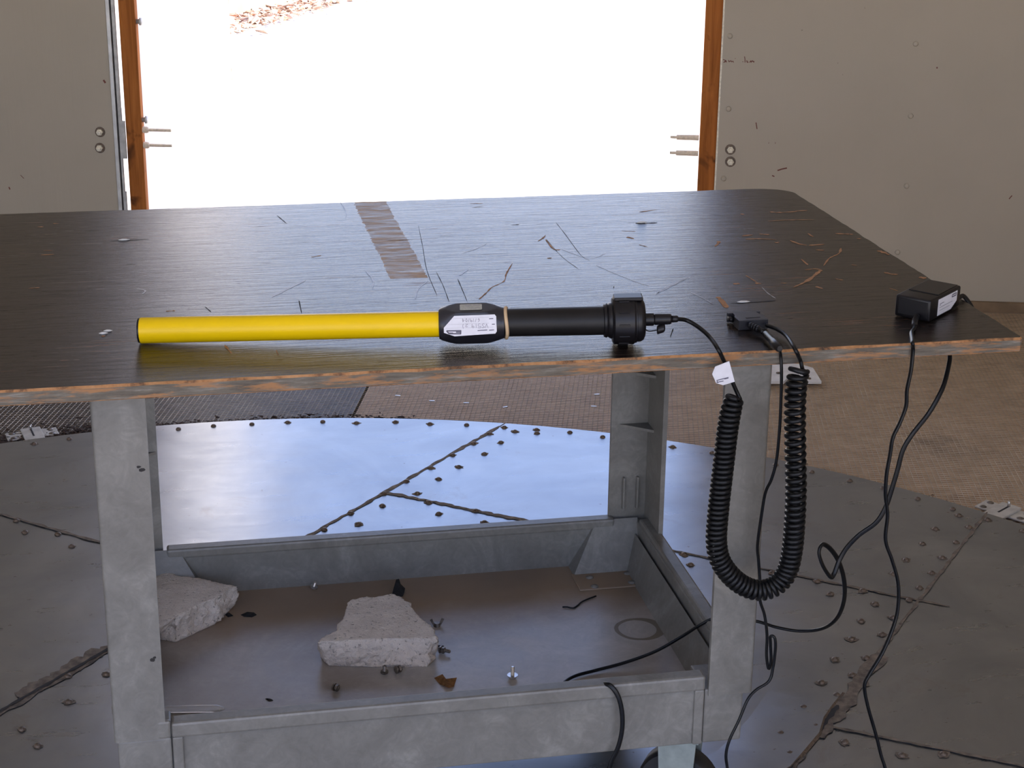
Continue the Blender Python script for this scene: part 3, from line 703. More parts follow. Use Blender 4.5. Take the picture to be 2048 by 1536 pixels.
for (x0, x1, y0, y1) in ((CX0 + .004, -0.045, CY0 + .003, CY0 + .08), (0.725, 0.785, CY0 + .003, CY0 + .08), (CX0 + .004, -0.045, CY1 - .08, CY1 - .003), (0.725, 0.794, CY1 - .08, CY1 - .003)):
    back = y0 > 0.3
    bm = bmesh.new(); box(bm, x0, x1, y0, y1, BOT, 0.262 if not back else TRAY - 0.021, 0.003); o = build('corner_block', bm, 'cart', cart)
    if back:   # sloping gusset and riveted foot plate inside the corner
        s = 1 if x0 > 0.3 else -1; xo = CX1 - 0.02 if s > 0 else CX0 + 0.02; B = CY1 - 0.02
        bm = bmesh.new()
        V = [bm.verts.new(c) for c in ((xo, B, 0.285), (xo - s * 0.075, B, 0.285), (xo - s * 0.125, B - 0.045, TRAY + 0.001), (xo - s * 0.004, B - 0.045, TRAY + 0.001), (xo, B, TRAY), (xo - s * 0.125, B, TRAY))]
        for q in ((0, 1, 2, 3), (1, 5, 2), (0, 3, 4), (2, 5, 4, 3)): bm.faces.new([V[i] for i in q])
        build('gusset', bm, 'cart', o)
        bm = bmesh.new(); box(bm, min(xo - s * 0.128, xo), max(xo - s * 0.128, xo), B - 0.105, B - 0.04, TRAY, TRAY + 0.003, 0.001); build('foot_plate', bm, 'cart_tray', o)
        for rx, ry in ((0.10, 0.060), (0.03, 0.055), (0.032, 0.092), (0.10, 0.097)):
            bm = bmesh.new(); lathe(bm, [(0.003, 0.007), (0.005, 0.006), (0.006, 0.002)], 10, 'z', xf=lambda p: p + Vector((xo - s * rx, B - ry, TRAY))); build('rivet', bm, 'cart', o, True)
bm = bmesh.new(); box(bm, CX0 + 0.085, CX1 - 0.085, CY0 + 0.03, CY0 + 0.05, BOT + 0.003, TRAY - 0.021, 0.002); build('stiffener', bm, 'cart', cart)
# small dark knocks on the left front leg
for x, y, w in ((277, 934, .004), (284, 940, .005), (305, 1320, .005), (309, 1315, .003)):
    p = at_y(x, y, CY0 - .0003); bm = bmesh.new(); n = 7
    vs = [bm.verts.new(p + Vector((w * random.uniform(.6, 1) * math.cos(2 * math.pi * k / n), 0, w * random.uniform(.4, .8) * math.sin(2 * math.pi * k / n)))) for k in range(n)]; bm.faces.new(vs)
    build('knock_mark', bm, 'dark', l1)
# casters
def caster(x, y, turn):
    c = empty('caster'); c.parent = cart; c.location = (x, y, 0); c.rotation_euler.z = turn
    R = 0.062
    bm = bmesh.new(); lathe(bm, [(-0.018, 0.05), (-0.018, R - 0.004), (-0.012, R), (0.012, R), (0.018, R - 0.004), (0.018, 0.05)], 36, 'x', xf=lambda p: p + Vector((0, 0, R))); smooth_by_angle(build('tyre', bm, 'wheel', c))
    bm = bmesh.new(); lathe(bm, [(-0.0165, 0.012), (-0.0165, 0.0505), (0.0165, 0.0505), (0.0165, 0.012)], 30, 'x', xf=lambda p: p + Vector((0, 0, R))); smooth_by_angle(build('wheel_disc', bm, 'fork', c))
    bm = bmesh.new()
    for s in (-1, 1): prism(bm, [(-0.024, R - 0.014), (0.024, R - 0.014), (0.030, 0.150), (-0.030, 0.150)], 0.021, 0.024, xf=lambda p: Vector((s * p.z, p.x, p.y)))
    box(bm, -0.025, 0.025, -0.034, 0.034, 0.148, 0.154, 0.001); box(bm, -0.034, 0.034, -0.04, 0.04, 0.160, BOT, 0.001); lathe(bm, [(0.153, 0.02), (0.161, 0.02)], 16, 'z')
    build('fork', bm, 'fork', c)
    bm = bmesh.new(); lathe(bm, [(-0.028, 0.007), (0.028, 0.007)], 10, 'x', xf=lambda p: p + Vector((0, 0, R))); build('axle', bm, 'steel_dark', c)
    return c
caster(0.715, CY0 + 0.075, math.radians(58)); caster(-0.04, CY0 + 0.075, math.radians(20)); caster(0.715, CY1 - 0.075, 0.4); caster(-0.04, CY1 - 0.075, 1.2)

# ------------------------------------------------------------------ plywood table top
top = empty('plywood_top', (0, 0, 0)); tag(top, 'dark scuffed plywood sheet lying on the cart as a table top', 'table top')
BX0, BX1, BY0, BY1, TH = -0.46, 1.142, 0.0, 0.957, 0.0205
pts = [(BX0, BY0), (BX1 - 0.004, BY0), (BX1, BY0 + 0.004)]
for k in range(9):
    a = math.pi / 2 * k / 8; pts.append((BX1 - 0.085 + 0.085 * math.cos(a) ** 0.9, BY1 - 0.05 + 0.05 * math.sin(a) ** 0.9))
for k in range(5):
    a = math.pi / 2 + math.pi / 2 * k / 4; pts.append((BX0 + 0.04 + 0.04 * math.cos(a), BY1 - 0.04 + 0.04 * math.sin(a)))
dense = []
for i, p in enumerate(pts):
    q = pts[(i + 1) % len(pts)]; L = math.hypot(q[0] - p[0], q[1] - p[1]); n = max(1, int(L / 0.008))
    for k in range(n): dense.append((p[0] + (q[0] - p[0]) * k / n, p[1] + (q[1] - p[1]) * k / n))
bm = bmesh.new(); N_ = len(dense); rows = []
cx_, cy_ = (BX0 + BX1) / 2, (BY0 + BY1) / 2
def inset(p, d):
    return (p[0] - math.copysign(min(d, abs(p[0] - cx_)), p[0] - cx_) * (1 if min(abs(p[0] - BX0), abs(p[0] - BX1)) < 0.05 else 0),
            p[1] - math.copysign(d, p[1] - cy_) * (1 if min(abs(p[1] - BY0), abs(p[1] - BY1)) < 0.05 else 0))
for lay in range(4):
    row = []
    for i, p in enumerate(dense):
        w = noise.noise(Vector((p[0] * 22, p[1] * 22, lay * 3.1))); w2 = noise.noise(Vector((p[0] * 70, p[1] * 70, lay * 5.1)))
        if lay == 0: d, z = 0.0012 + 0.0010 * w, TOP - TH
        elif lay == 1: d, z = 0.0002 + 0.0009 * w2, TOP - TH + 0.0012 + 0.001 * w
        elif lay == 2: d, z = 0.0004 + 0.0008 * w2, TOP - 0.0030 - 0.0016 * max(0, w) - 0.001 * w2
        else: d, z = 0.0020 + 0.0026 * max(0, w + 0.15) + 0.001 * w2, TOP
        q = inset(p, max(0, d)); row.append(bm.verts.new((q[0], q[1], z)))
    rows.append(row)
f = bm.faces.new(rows[0][::-1]); f.material_index = 1
f = bm.faces.new(rows[3]); f.material_index = 0
for lay, mi in ((0, 2), (1, 1), (2, 2)):
    for i in range(N_):
        f = bm.faces.new((rows[lay][i], rows[lay][(i + 1) % N_], rows[lay + 1][(i + 1) % N_], rows[lay + 1][i])); f.material_index = mi
build('board', bm, ['ply_top', 'ply_edge', 'arris'], top)
# scratches seen one by one: bare-wood, pale and dark marks
def tp(c, ox, oy, k): return [(ox + x / k, oy + y / k) for x, y in c]
def marks(name, mat, lst):
    bm = bmesh.new()
    for pts_, w in lst:
        path = catmull([at_z(x, y, TOP) for x, y in pts_], 5) if len(pts_) > 2 else [at_z(*pts_[0], TOP).lerp(at_z(*pts_[1], TOP), i / 6) for i in range(7)]
        ribbon(bm, path, w * 0.72, TOP + 0.00025, 0, 0.6)
    tag(build(name, bm, mat, top), kind='stuff')
A = lambda c: tp(c, 1300, 380, 2.926); B = lambda c: tp(c, 700, 380, 2.926); D = lambda c: tp(c, 0, 400, 2.926)
marks('bare_wood_scratches', 'scratch_tan', [
    (A([(840, 570), (920, 532), (975, 490), (1003, 468)]), .007), (A([(905, 468), (960, 462), (1000, 466)]), .005), (A([(1015, 445), (1050, 400), (1105, 372), (1118, 340)]), .005),
    (A([(700, 128), (760, 132), (860, 126)]), .009), (A([(850, 124), (920, 120)]), .007), (A([(690, 183), (800, 176), (960, 175)]), .005), (A([(820, 295), (870, 315), (920, 325)]), .006),
    (A([(930, 325), (1020, 318)]), .008), (A([(540, 270), (600, 262)]), .007), (A([(640, 258), (700, 262)]), .007), (A([(560, 288), (640, 286), (740, 290)]), .006), (A([(925, 255), (955, 275)]), .006),
    (A([(735, 310), (755, 305)]), .008), (A([(380, 330), (395, 318), (405, 300)]), .006), (A([(487, 550), (525, 548)]), .009), (A([(615, 545), (650, 548)]), .009), (A([(765, 545), (800, 546)]), .007),
    (A([(560, 500), (600, 525), (625, 540)]), .003), (A([(885, 405), (925, 440)]), .004), (A([(1370, 482), (1410, 492), (1450, 495)]), .007), (A([(1085, 520), (1130, 528)]), .005), (A([(970, 565), (1010, 578)]), .006),
    (A([(1085, 255), (1150, 258), (1190, 260)]), .009), (A([(1330, 355), (1365, 365), (1400, 380)]), .010), (A([(1575, 510), (1615, 517)]), .011), (A([(395, 625), (420, 650), (450, 690)]), .009), (A([(1400, 575), (1450, 590)]), .003),
    (A([(970, 350), (1020, 354)]), .006), (A([(1180, 438), (1210, 442)]), .005), (A([(530, 140), (550, 144)]), .008), (A([(1210, 285), (1235, 286)]), .007),
    (B([(755, 640), (800, 600), (830, 570), (900, 535), (915, 490), (950, 430)]), .0028), (B([(1100, 300), (1125, 285), (1145, 265)]), .004), (B([(1145, 290), (1190, 345), (1230, 350)]), .004),
    (B([(1155, 400), (1180, 398)]), .006), (B([(1590, 240), (1670, 243)]), .005), (B([(1620, 275), (1660, 285)]), .007), (B([(1690, 320), (1745, 335)]), .003), (B([(700, 80), (780, 78)]), .004), (B([(1690, 130), (1800, 115)]), .004),
    (D([(165, 517), (232, 514)]), .004), (D([(240, 322), (315, 318)]), .005), (D([(220, 158), (255, 157)]), .005), (D([(310, 138), (345, 138)]), .004), (D([(255, 295), (310, 296)]), .003), (D([(1820, 335), (1880, 325)]), .003),
    (D([(970, 652), (1025, 648)]), .006), (tp([(730, 440), (770, 490)], 200, 540, 2.926), .0035), (tp([(1030, 470), (1045, 500)], 200, 540, 2.926), .0025), (tp([(10, 390), (30, 385)], 200, 540, 2.926), .005)])
marks('pale_scratches', 'scratch_pale', [
    (B([(1440, 440), (1530, 480), (1680, 540), (1750, 560)]), .0028), (B([(1790, 610), (1850, 570), (1990, 510)]), .0030), (B([(130, 580), (135, 530), (90, 470)]), .003), (B([(380, 640), (400, 580), (460, 530)]), .003),
    (B([(660, 370), (750, 340), (800, 315)]), .0025), (A([(40, 605), (110, 570), (200, 525)]), .003), (A([(240, 600), (320, 640), (370, 670)]), .003), (A([(655, 570), (690, 605), (735, 635)]), .0025), (B([(1230, 345), (1400, 400), (1500, 370)]), .002),
    (D([(1590, 570), (1680, 525), (1790, 470)]), .0028), (D([(1990, 10), (2020, 60), (2025, 110)]), .002), (B([(130, 320), (230, 316)]), .003), (B([(640, 500), (690, 465)]), .004), (D([(800, 520), (850, 530), (835, 550)]), .003)])
marks('dark_cracks', 'scratch_dark', [
    (D([(640, 241), (760, 236), (870, 229)]), .0045), (A([(470, 662), (560, 660), (735, 648)]), .005), (B([(1670, 195), (1720, 196), (1800, 192)]), .0055), (B([(400, 210), (425, 330), (450, 470), (510, 620)]), .0010), (B([(505, 480), (545, 560), (580, 655)]), .0011),
    (B([(630, 520), (660, 590), (685, 650)]), .0016), (B([(945, 205), (990, 202)]), .004), (B([(1205, 190), (1260, 260), (1350, 380), (1405, 415)]), .0009), (B([(1150, 290), (1240, 390), (1340, 465)]), .0009), (B([(715, 102), (780, 98)]), .003),
    (D([(1620, 90), (1680, 140)]), .002), (D([(1750, 590), (1765, 660)]), .003), (D([(1200, 625), (1235, 655)]), .002), (B([(220, 298), (370, 290)]), .002), (tp([(400, 60), (410, 20)], 1180, 570, 8.53), .0015), (tp([(1370, 890), (1420, 740)], 1180, 570, 8.53), .0018)])
# raised white splinters beside the long cracks
for x, y, L in ((248, 481, .009), (1487, 605, .010), (1284, 446, .009), (216, 663, .006), (207, 668, .006)):
    p = at_z(x, y, TOP); bm = bmesh.new()
    lathe(bm, [(-L, .0006), (-L * .3, .0026), (L * .4, .0022), (L, .0005)], 8, 'x', xf=lambda q: Vector((q.x, q.y, q.z * .7 + .0012)) + p); build('splinter', bm, 'chip_white', top, True)

# ------------------------------------------------------------------ yellow and black probe
K = 1486.0
pl = at_z(281, 661, TOP + .0176); pr_ = at_z(1247, 640, TOP + .0334)
ex = (pr_ - pl).normalized(); ez = (Vector((0, 0, 1)) - ex * ex.z).normalized(); ey = ez.cross(ex)
probe = empty('handheld_probe'); tag(probe, 'yellow and black tubular probe lying across the table top', 'probe')
Mx = Matrix.Identity(4)
for i in range(3): Mx[i][0], Mx[i][1], Mx[i][2], Mx[i][3] = ex[i], ey[i], ez[i], pl[i]
probe.matrix_world = Mx
LX = lambda px: (px - 281) / K
sc_len = (pr_ - pl).length / LX(1247)
LX = lambda px: (px - 281) / K * sc_len
bm = bmesh.new(); lathe(bm, [(0.0, .0170), (0.0012, .0175), (LX(880), .0175)], 48, 'x'); smooth_by_angle(build('yellow_tube', bm, 'yellow', probe))
bm = bmesh.new(); lathe(bm, [(-0.0028, .0140), (-0.0024, .0166), (0.0002, .0171)], 40, 'x'); smooth_by_angle(build('end_cap', bm, 'black', probe))
# hub with six flats
h0, h1 = LX(876), LX(1007); EL = math.radians(19); AP = .0240
def hub_r(t, r, a):
    # local angle a: cos->y (away), sin->z; facet 0 faces the camera
    base = math.pi - EL; d = (a - base) % (math.pi / 3)
    if d > math.pi / 6: d -= math.pi / 3
    return min(r, AP / math.cos(d))
prof = [(h0, .0172), (h0 + .0005, .0200)]
for k in range(1, 24):
    t = k / 24; e = 2 * t - 1; prof.append((h0 + (h1 - h0) * t, .0290 - .0085 * abs(e) ** 2.2))
prof += [(h1 - .0005, .0213), (h1, .0185)]
bm = bmesh.new(); lathe(bm, prof, 144, 'x', rfun=hub_r); hub = smooth_by_angle(build('hub', bm, 'hub', probe), 14)
fn = Vector((0, -math.cos(EL), math.sin(EL))); fu = Vector((0, math.sin(EL), math.cos(EL)))      # facet normal and its upward direction
fn2 = fn * math.cos(math.pi / 3) + fu * math.sin(math.pi / 3); fu2 = fu * math.cos(math.pi / 3) - fn * math.sin(math.pi / 3)
YC = lambda px: 647.5 - (px - 941) * 0.0165
def fpt(px, py, off=.0006, nrm=fn, up=fu): return Vector((LX(px), 0, 0)) + nrm * (AP + off) + up * ((YC(px) - py) / K * sc_len)
def flat(name, poly, mat, parent, depth=.0004):
    bm = bmesh.new(); a = [bm.verts.new(p) for p in poly]; nr = (poly[1] - poly[0]).cross(poly[2] - poly[0]).normalized()
    b = [bm.verts.new(p + nr * depth) for p in poly]; bm.faces.new(a[::-1]); bm.faces.new(b)
    for i in range(len(a)): bm.faces.new((a[i], a[(i + 1) % len(a)], b[(i + 1) % len(a)], b[i]))
    return build(name, bm, mat, parent)
C17 = lambda c: [(880 + x / 17.07, 600 + y / 17.07) for x, y in c]
lab = flat('label', [fpt(x, y) for x, y in C17([(470, 1270), (1850, 1185), (1900, 1110), (1890, 600), (1840, 535), (470, 580), (110, 980), (110, 1150)])], 'paper', hub)
def strokes(name, lst, mat, parent, fp, w=.00045, off=.0012):
    bm = bmesh.new()
    for st in lst:
        for a, b in zip(st, st[1:]):
            A_, B_ = fp(*a), fp(*b); d = (B_ - A_); q = d.cross(strokes.nrm).normalized() * w * .5
            vs = [bm.verts.new(v) for v in (A_ + q, A_ - q, B_ - q, B_ + q)]; bm.faces.new(vs)
    return build(name, bm, mat, parent)
strokes.nrm = fn
fp0 = lambda x, y: fpt(880 + x / 17.07, 600 + y / 17.07, .0012)
# the writing stands upside down on the label, as in the photo: number line, date line, printed line, logo box
def glyph(ch, cx, cy, w, h):
    G_ = {'V': [[(-1, 1), (0, -1), (1, 1)]], '5': [[(1, 1), (-1, 1), (-1, .1), (.6, .2), (.9, -.5), (.2, -1), (-1, -.8)]], 'S': [[(1, .8), (0, 1), (-1, .6), (.8, -.5), (0, -1), (-1, -.8)]],
          '1': [[(0, 1), (0, -1)]], '9': [[(.8, .6), (0, 1), (-.8, .5), (0, 0), (.8, .6), (.6, -1)]], '2': [[(-.9, .6), (0, 1), (.8, .5), (-.9, -1), (1, -1)]], ')': [[(-.4, 1), (.4, 0), (-.4, -1)]],
          '6': [[(.7, 1), (-.6, 0), (-.5, -.8), (.3, -1), (.7, -.4), (-.5, -.1)]], '/': [[(-.5, -1), (.5, 1)]], '0': [[(0, 1), (-.8, 0), (0, -1), (.8, 0), (0, 1)]], '4': [[(.3, -1), (.3, 1), (-.9, -.2), (1, -.2)]]}
    return [[(cx - x * w, cy + y * h) for x, y in s] for s in G_[ch]]      # turned half round: +x runs left, up runs down
st = []
for ch, x in zip('VS519', (1560, 1440, 1310, 1205, 1100)): st += glyph(ch, x, 920, 48, 70)
st += glyph('2', 880, 905, 45, 50) + glyph(')', 760, 930, 25, 80)
for ch, x in zip('6/19/04', (1300, 1195, 1120, 1050, 960, 880, 770)): st += glyph(ch, x, 730, 38, 62)
strokes('handwriting', st, 'ink_pale', lab, fp0, .0006)
strokes('printed_lines', [[(1250, 1080), (1580, 1062)], [(1640, 1070), (1810, 1060)], [(1650, 680), (1790, 672)], [(1740, 870), (1840, 864)]], 'ink', lab, fp0, .0011)
strokes('ruled_lines', [[(420, 670), (1640, 632)], [(260, 870), (1640, 832)], [(170, 1000), (1800, 960)]], 'ink_pale', lab, fp0, .0002)
strokes('logo_box', [[(200, 1085), (700, 1082)], [(680, 1085), (675, 1190)], [(690, 1185), (290, 1180)], [(290, 1185), (200, 1085)], [(520, 1130), (670, 1130)], [(250, 1165), (420, 1165)]], 'ink', lab, fp0, .0018)
fp2 = lambda lx, v: Vector((lx, 0, 0)) + fn2 * (AP + .0006) + fu2 * v
cx = LX(941)
pt_ = flat('data_plate', [fp2(cx + a, b) for a, b in ((-.0145, -.0078), (.0135, -.0078), (.0148, -.0066), (.0148, .0068), (.0135, .008), (-.0135, .008), (-.0148, .0068), (-.0148, -.0066))], 'plate', hub)
strokes.nrm = fn2
fp3 = lambda x, v: fp2(cx, 0) + Vector((x, 0, 0)) + fu2 * v + fn2 * .0006
strokes('printed_lines', [[(-.008, .004), (.001, .004)], [(.003, .004), (.012, .004)], [(-.007, .001), (-.002, .001)], [(.006, -.003), (.012, -.003)], [(0, -.0045), (.004, -.0045)]], 'ink_pale', pt_, fp3, .0010)
# grip, rubber band, ribbed head, connector
bm = bmesh.new(); lathe(bm, [(h1 - .002, .0190), (LX(1206), .0196)], 48, 'x'); smooth_by_angle(build('grip_tube', bm, 'grip', probe))
bm = bmesh.new(); bx = LX(1011); path = []
for k in range(41):
    a = 2 * math.pi * k / 40; rr = .0203 + .0006 * math.sin(3 * a); path.append(Vector((bx + .0011 * math.sin(2 * a + .6), rr * math.cos(a), rr * math.sin(a))))
tube(bm, path, .0025, 8, False); build('rubber_band', bm, 'rubber', probe, True)
n0, c0, c1, e1 = LX(1206), LX(1224), LX(1268), LX(1289)
bm = bmesh.new(); lathe(bm, [(n0, .0196), (n0 + .0008, .0222), (n0 + .004, .0235), (n0 + .006, .0222), (n0 + .008, .0240), (c0 - .001, .0250), (c0, .0300)], 48, 'x', False); o = smooth_by_angle(build('neck', bm, 'black', probe))
bm = bmesh.new(); lathe(bm, [(c0, .0295), (c0 + .002, .0325), (c1 - .0015, .0330), (c1, .0320)], 64, 'x'); col_ = smooth_by_angle(build('collar', bm, 'black', probe), 25)
for k in range(12):
    a = math.pi - EL + math.radians(15) + k * math.pi / 6; q = Vector((0, math.cos(a), math.sin(a))); w = Vector((1, 0, 0)).cross(q)
    bm = bmesh.new(); box(bm, c0 + .0075, c1 - .008, -.0011, .0011, .0322, .0341, .0004, 1, xf=lambda p: Vector((p.x, 0, 0)) + q * p.z + w * p.y); build('grip_rib', bm, 'black', col_)
bm = bmesh.new(); lathe(bm, [(c1 - .001, .0300), (c1 + .001, .0312), (c1 + .0025, .0312), (c1 + .003, .0298), (e1 - .006, .0298), (e1 - .002, .0275), (e1, .0235), (e1 + .0002, .006)], 56, 'x'); smooth_by_angle(build('end_cover', bm, 'black', probe))
bm = bmesh.new(); box(bm, c0 + .002, e1 - .003, -.012, .012, .0295, .0345, .0015); o = build('top_plate', bm, 'black', probe)
bm = bmesh.new(); lathe(bm, [(e1 - .008, .0), (e1 - .006, .0)], 4, 'x'); bm.free()
cz = .0005
bm = bmesh.new(); lathe(bm, [(e1 - .001, .0088), (LX(1307), .0088), (LX(1308), .0080)], 24, 'x'); smooth_by_angle(build('connector_boss', bm, 'black', probe))
bm = bmesh.new(); lathe(bm, [(-.006, .0048), (-.005, .0062), (.004, .0058), (.006, .0040)], 18, 'x', xf=lambda p: Vector((LX(1322) + p.x * .9, p.y - .004, p.z - .0125 + p.x * .25))); smooth_by_angle(build('dust_cap', bm, 'black', probe))
bm = bmesh.new(); tube(bm, catmull([(e1 - .001, -.002, -.0125), (e1 + .006, -.003, -.0155), (LX(1308), -.003, -.0150), (LX(1318), -.004, -.0135)], 6), .0008, 6); build('lanyard', bm, 'cable', probe, True)

# ------------------------------------------------------------------ coiled cable
PW = lambda lx, y=0, z=0: probe.matrix_world @ Vector((lx, y, z))
cc = empty('coiled_cable', (0.78, -0.02, 0.5)); tag(cc, 'black coiled cable plugged into the probe, hanging in a loop', 'cable')
def bw(name, bm, mat, parent, smooth=True):     # geometry given in world space under a moved root
    inv = Matrix.Translation(-cc_root(parent)); bmesh.ops.transform(bm, matrix=inv, verts=bm.verts); return build(name, bm, mat, parent, smooth)
def cc_root(p):
    v = Vector((0, 0, 0))
    while p is not None: v += p.location; p = p.parent
    return v
bm = bmesh.new(); lathe(bm, [(LX(1306), .0060), (LX(1311), .0078), (LX(1340), .0072), (LX(1343), .0066)], 20, 'x', xf=lambda p: probe.matrix_world @ p)
o = bw('plug', bm, 'black', cc)
bm = bmesh.new(); lathe(bm, [(LX(1343), .0050), (LX(1355), .0046), (LX(1357), .0038)], 16, 'x', xf=lambda p: probe.matrix_world @ p); bw('strain_relief', bm, 'black', o)
FY = -0.013     # the plane in which the cables hang in front of the board edge
lead = [PW(LX(1354)), at_z(1374, 641, TOP + .030), at_z(1398, 655, TOP + .024), at_z(1420, 675, TOP + .018), at_z(1437, 700, TOP + .012), at_y(1450, 727, -.009), at_y(1462, 757, FY), at_y(1474, 785, FY), at_y(1481, 800, FY - .004)]
bm = bmesh.new(); tube(bm, catmull(lead, 10), .0029, 10); bw('lead', bm, 'cable', cc)
axis_px = [(1470, 793), (1462, 820), (1455, 860), (1448, 920), (1441, 980), (1435, 1040), (1433, 1085), (1441, 1122), (1462, 1152), (1490, 1173), (1520, 1181), (1550, 1172), (1572, 1148), (1583, 1110), (1589, 1050), (1592, 980), (1591, 910), (1590, 840), (1591, 790), (1596, 750), (1600, 737)]
ax = catmull([at_y(x, y, -.034) for x, y in axis_px], 24)
d_ = [0.0]
for a_, b_ in zip(ax, ax[1:]): d_.append(d_[-1] + (b_ - a_).length)
Ltot = d_[-1]; fr_ = frames(ax); hel = []; turns = 0.0; PER = 14; sdone = 0.0
RC_ = .0118; idx = 0
while sdone < Ltot:
    while idx < len(d_) - 2 and d_[idx + 1] < sdone: idx += 1
    t = (sdone - d_[idx]) / max(1e-9, d_[idx + 1] - d_[idx]); p = fr_[idx][0].lerp(fr_[idx + 1][0], t); aa = fr_[idx][2].lerp(fr_[idx + 1][2], t).normalized(); bb = fr_[idx][3].lerp(fr_[idx + 1][3], t).normalized()
    ang = 2 * math.pi * turns; u_ = sdone / Ltot
    rr = RC_ * (0.85 + 0.15 * min(1, u_ * 30))
    hel.append(p + (aa * math.cos(ang) + bb * math.sin(ang)) * rr)
    pitch = .0074 if u_ < 0.62 else .0074 + .0036 * min(1, (u_ - 0.62) / 0.16)
    if u_ > 0.93: pitch *= 0.85
    turns += 1 / PER; sdone += pitch / PER
bm = bmesh.new(); tube(bm, hel, .0034, 8); bw('coil', bm, 'cable', cc)
# end of the coil back up onto the table to the connector hood
HZ = TOP + .0145
hf = [at_z(x, y, HZ) for x, y in ((1477, 641), (1538, 639.5))]; hb = [at_z(x, y, HZ) for x, y in ((1468, 628), (1515, 626.5))]
end2 = [hel[-1], at_y(1606, 740, FY - .006), at_y(1601, 722, -.012), at_z(1590, 698, TOP + .006), at_z(1573, 672, TOP + .0075), at_z(1553, 658, TOP + .008), at_z(1533, 650.5, TOP + .0085)]
bm = bmesh.new(); tube(bm, catmull(end2, 10), .0028, 10); bw('tail', bm, 'cable', cc)
hoodM = []
v0 = (hf[1] - hf[0]); fwd = ((hb[0] + hb[1]) * .5 - (hf[0] + hf[1]) * .5); fwd.z = 0; fwd = fwd.normalized()
wv = Vector((fwd.y, -fwd.x, 0)); hc = (hf[0] + hf[1]) * .5; hw = abs(v0.dot(wv)) * .5
flen = abs(((hb[0] + hb[1]) * .5 - hc).dot(fwd)) + .012
HX = lambda p: Vector((hc.x, hc.y, TOP)) + wv * p.x + fwd * p.y + Vector((0, 0, p.z))
bm = bmesh.new(); prism(bm, [(-hw, 0), (hw, 0), (hw * .98, flen * .45), (hw * .80, flen * .62), (hw * .8, flen * .9), (-hw * .8, flen * .9), (-hw * .8, flen * .62), (-hw * .98, flen * .45)], .0005, .0148, .0008, xf=HX)
hood = bw('connector_hood', bm, 'hood', cc, False)
bm = bmesh.new(); box(bm, -hw * 1.12, hw * 1.12, flen * .88, flen * .88 + .0045, .0008, .0142, .0006, xf=HX); bw('flange', bm, 'hood', hood, False)
for s in (-1, 1):
    bm = bmesh.new(); lathe(bm, [(flen * .62, .0034), (flen * .90, .0034)], 12, 'y', xf=lambda p: HX(p + Vector((s * hw * 1.0, 0, .0075)))); bw('thumb_screw', bm, 'black', hood)
bm = bmesh.new(); box(bm, -hw * .35, hw * .62, flen * .22, flen * .29, .0147, .0153, xf=HX); bw('label_recess', bm, 'black', hood, False)
# paper flag wrapped on the lead
bm = bmesh.new(); tg = [(1430, 733), (1458, 722), (1464, 744), (1469, 763), (1446, 770), (1432, 766), (1424, 748)]
a_ = [bm.verts.new(at_y(x, y, FY - .0035 - .004 * ((1469 - x) / 45))) for x, y in tg]; b_ = [bm.verts.new(v.co + Vector((0, -.0009, 0))) for v in a_]
bm.faces.new(a_); bm.faces.new(b_[::-1])
for i in range(len(a_)): bm.faces.new((a_[i], a_[(i + 1) % len(a_)], b_[(i + 1) % len(a_)], b_[i]))
flag = bw('paper_flag', bm, 'paper', cc, False)
def fl(x, y): return at_y(x, y, FY - .0035 - .004 * ((1469 - x) / 45) - .0014)
bm = bmesh.new()
for st in ([(1433, 761), (1457, 755)], [(1433, 765), (1447, 762)], [(1434, 762), (1436, 766)], [(1449, 758), (1457, 756)]):
    for a_, b_ in zip(st, st[1:]):
        A_, B_ = fl(*a_), fl(*b_); q = (B_ - A_).cross(Vector((0, -1, 0))).normalized() * .0006; bm.faces.new([bm.verts.new(v) for v in (A_ + q, A_ - q, B_ - q, B_ + q)])
bw('logo_box', bm, 'ink', flag, False)

# ------------------------------------------------------------------ thin power cable from the hood, via an inline joint, down past the leg
pc = empty('power_cable', (0.8, 0, 0.5)); tag(pc, 'thin black cable with inline joint hanging past the right front leg', 'cable')
bm = bmesh.new(); sr = [at_z(1499, 650, TOP + .009), at_z(1513, 655, TOP + .009), at_z(1527, 664, TOP + .0075)]
tube(bm, catmull(sr, 8), .0038, 10); o = bw('strain_relief', bm, 'cable', pc)
for k in range(4):
    c = sr[0].lerp(sr[2], .12 + .17 * k); d = (sr[2] - sr[0]).normalized(); bm = bmesh.new()
    e1_ = d.cross(Vector((0, 0, 1))).normalized(); e2_ = e1_.cross(d); lathe(bm, [(-.0014, .0040), (-.001, .0050), (.001, .0050), (.0014, .0040)], 14, 'x', xf=lambda p: c + d * p.x + e1_ * p.y + e2_ * p.z); bw('relief_ring', bm, 'black', o)
j0, j1 = at_z(1530, 667, TOP + .0085), at_z(1560, 697, TOP + .010); d = (j1 - j0).normalized(); L = (j1 - j0).length; e1_ = d.cross(Vector((0, 0, 1))).normalized(); e2_ = e1_.cross(d)
bm = bmesh.new(); lathe(bm, [(0, .0034), (.003, .0048), (L * .55, .0050), (L * .58, .0062), (L - .004, .0060), (L, .0036)], 20, 'x', xf=lambda p: j0 + d * p.x + e1_ * p.y + e2_ * p.z); smooth_by_angle(bw('inline_joint', bm, 'black', pc))
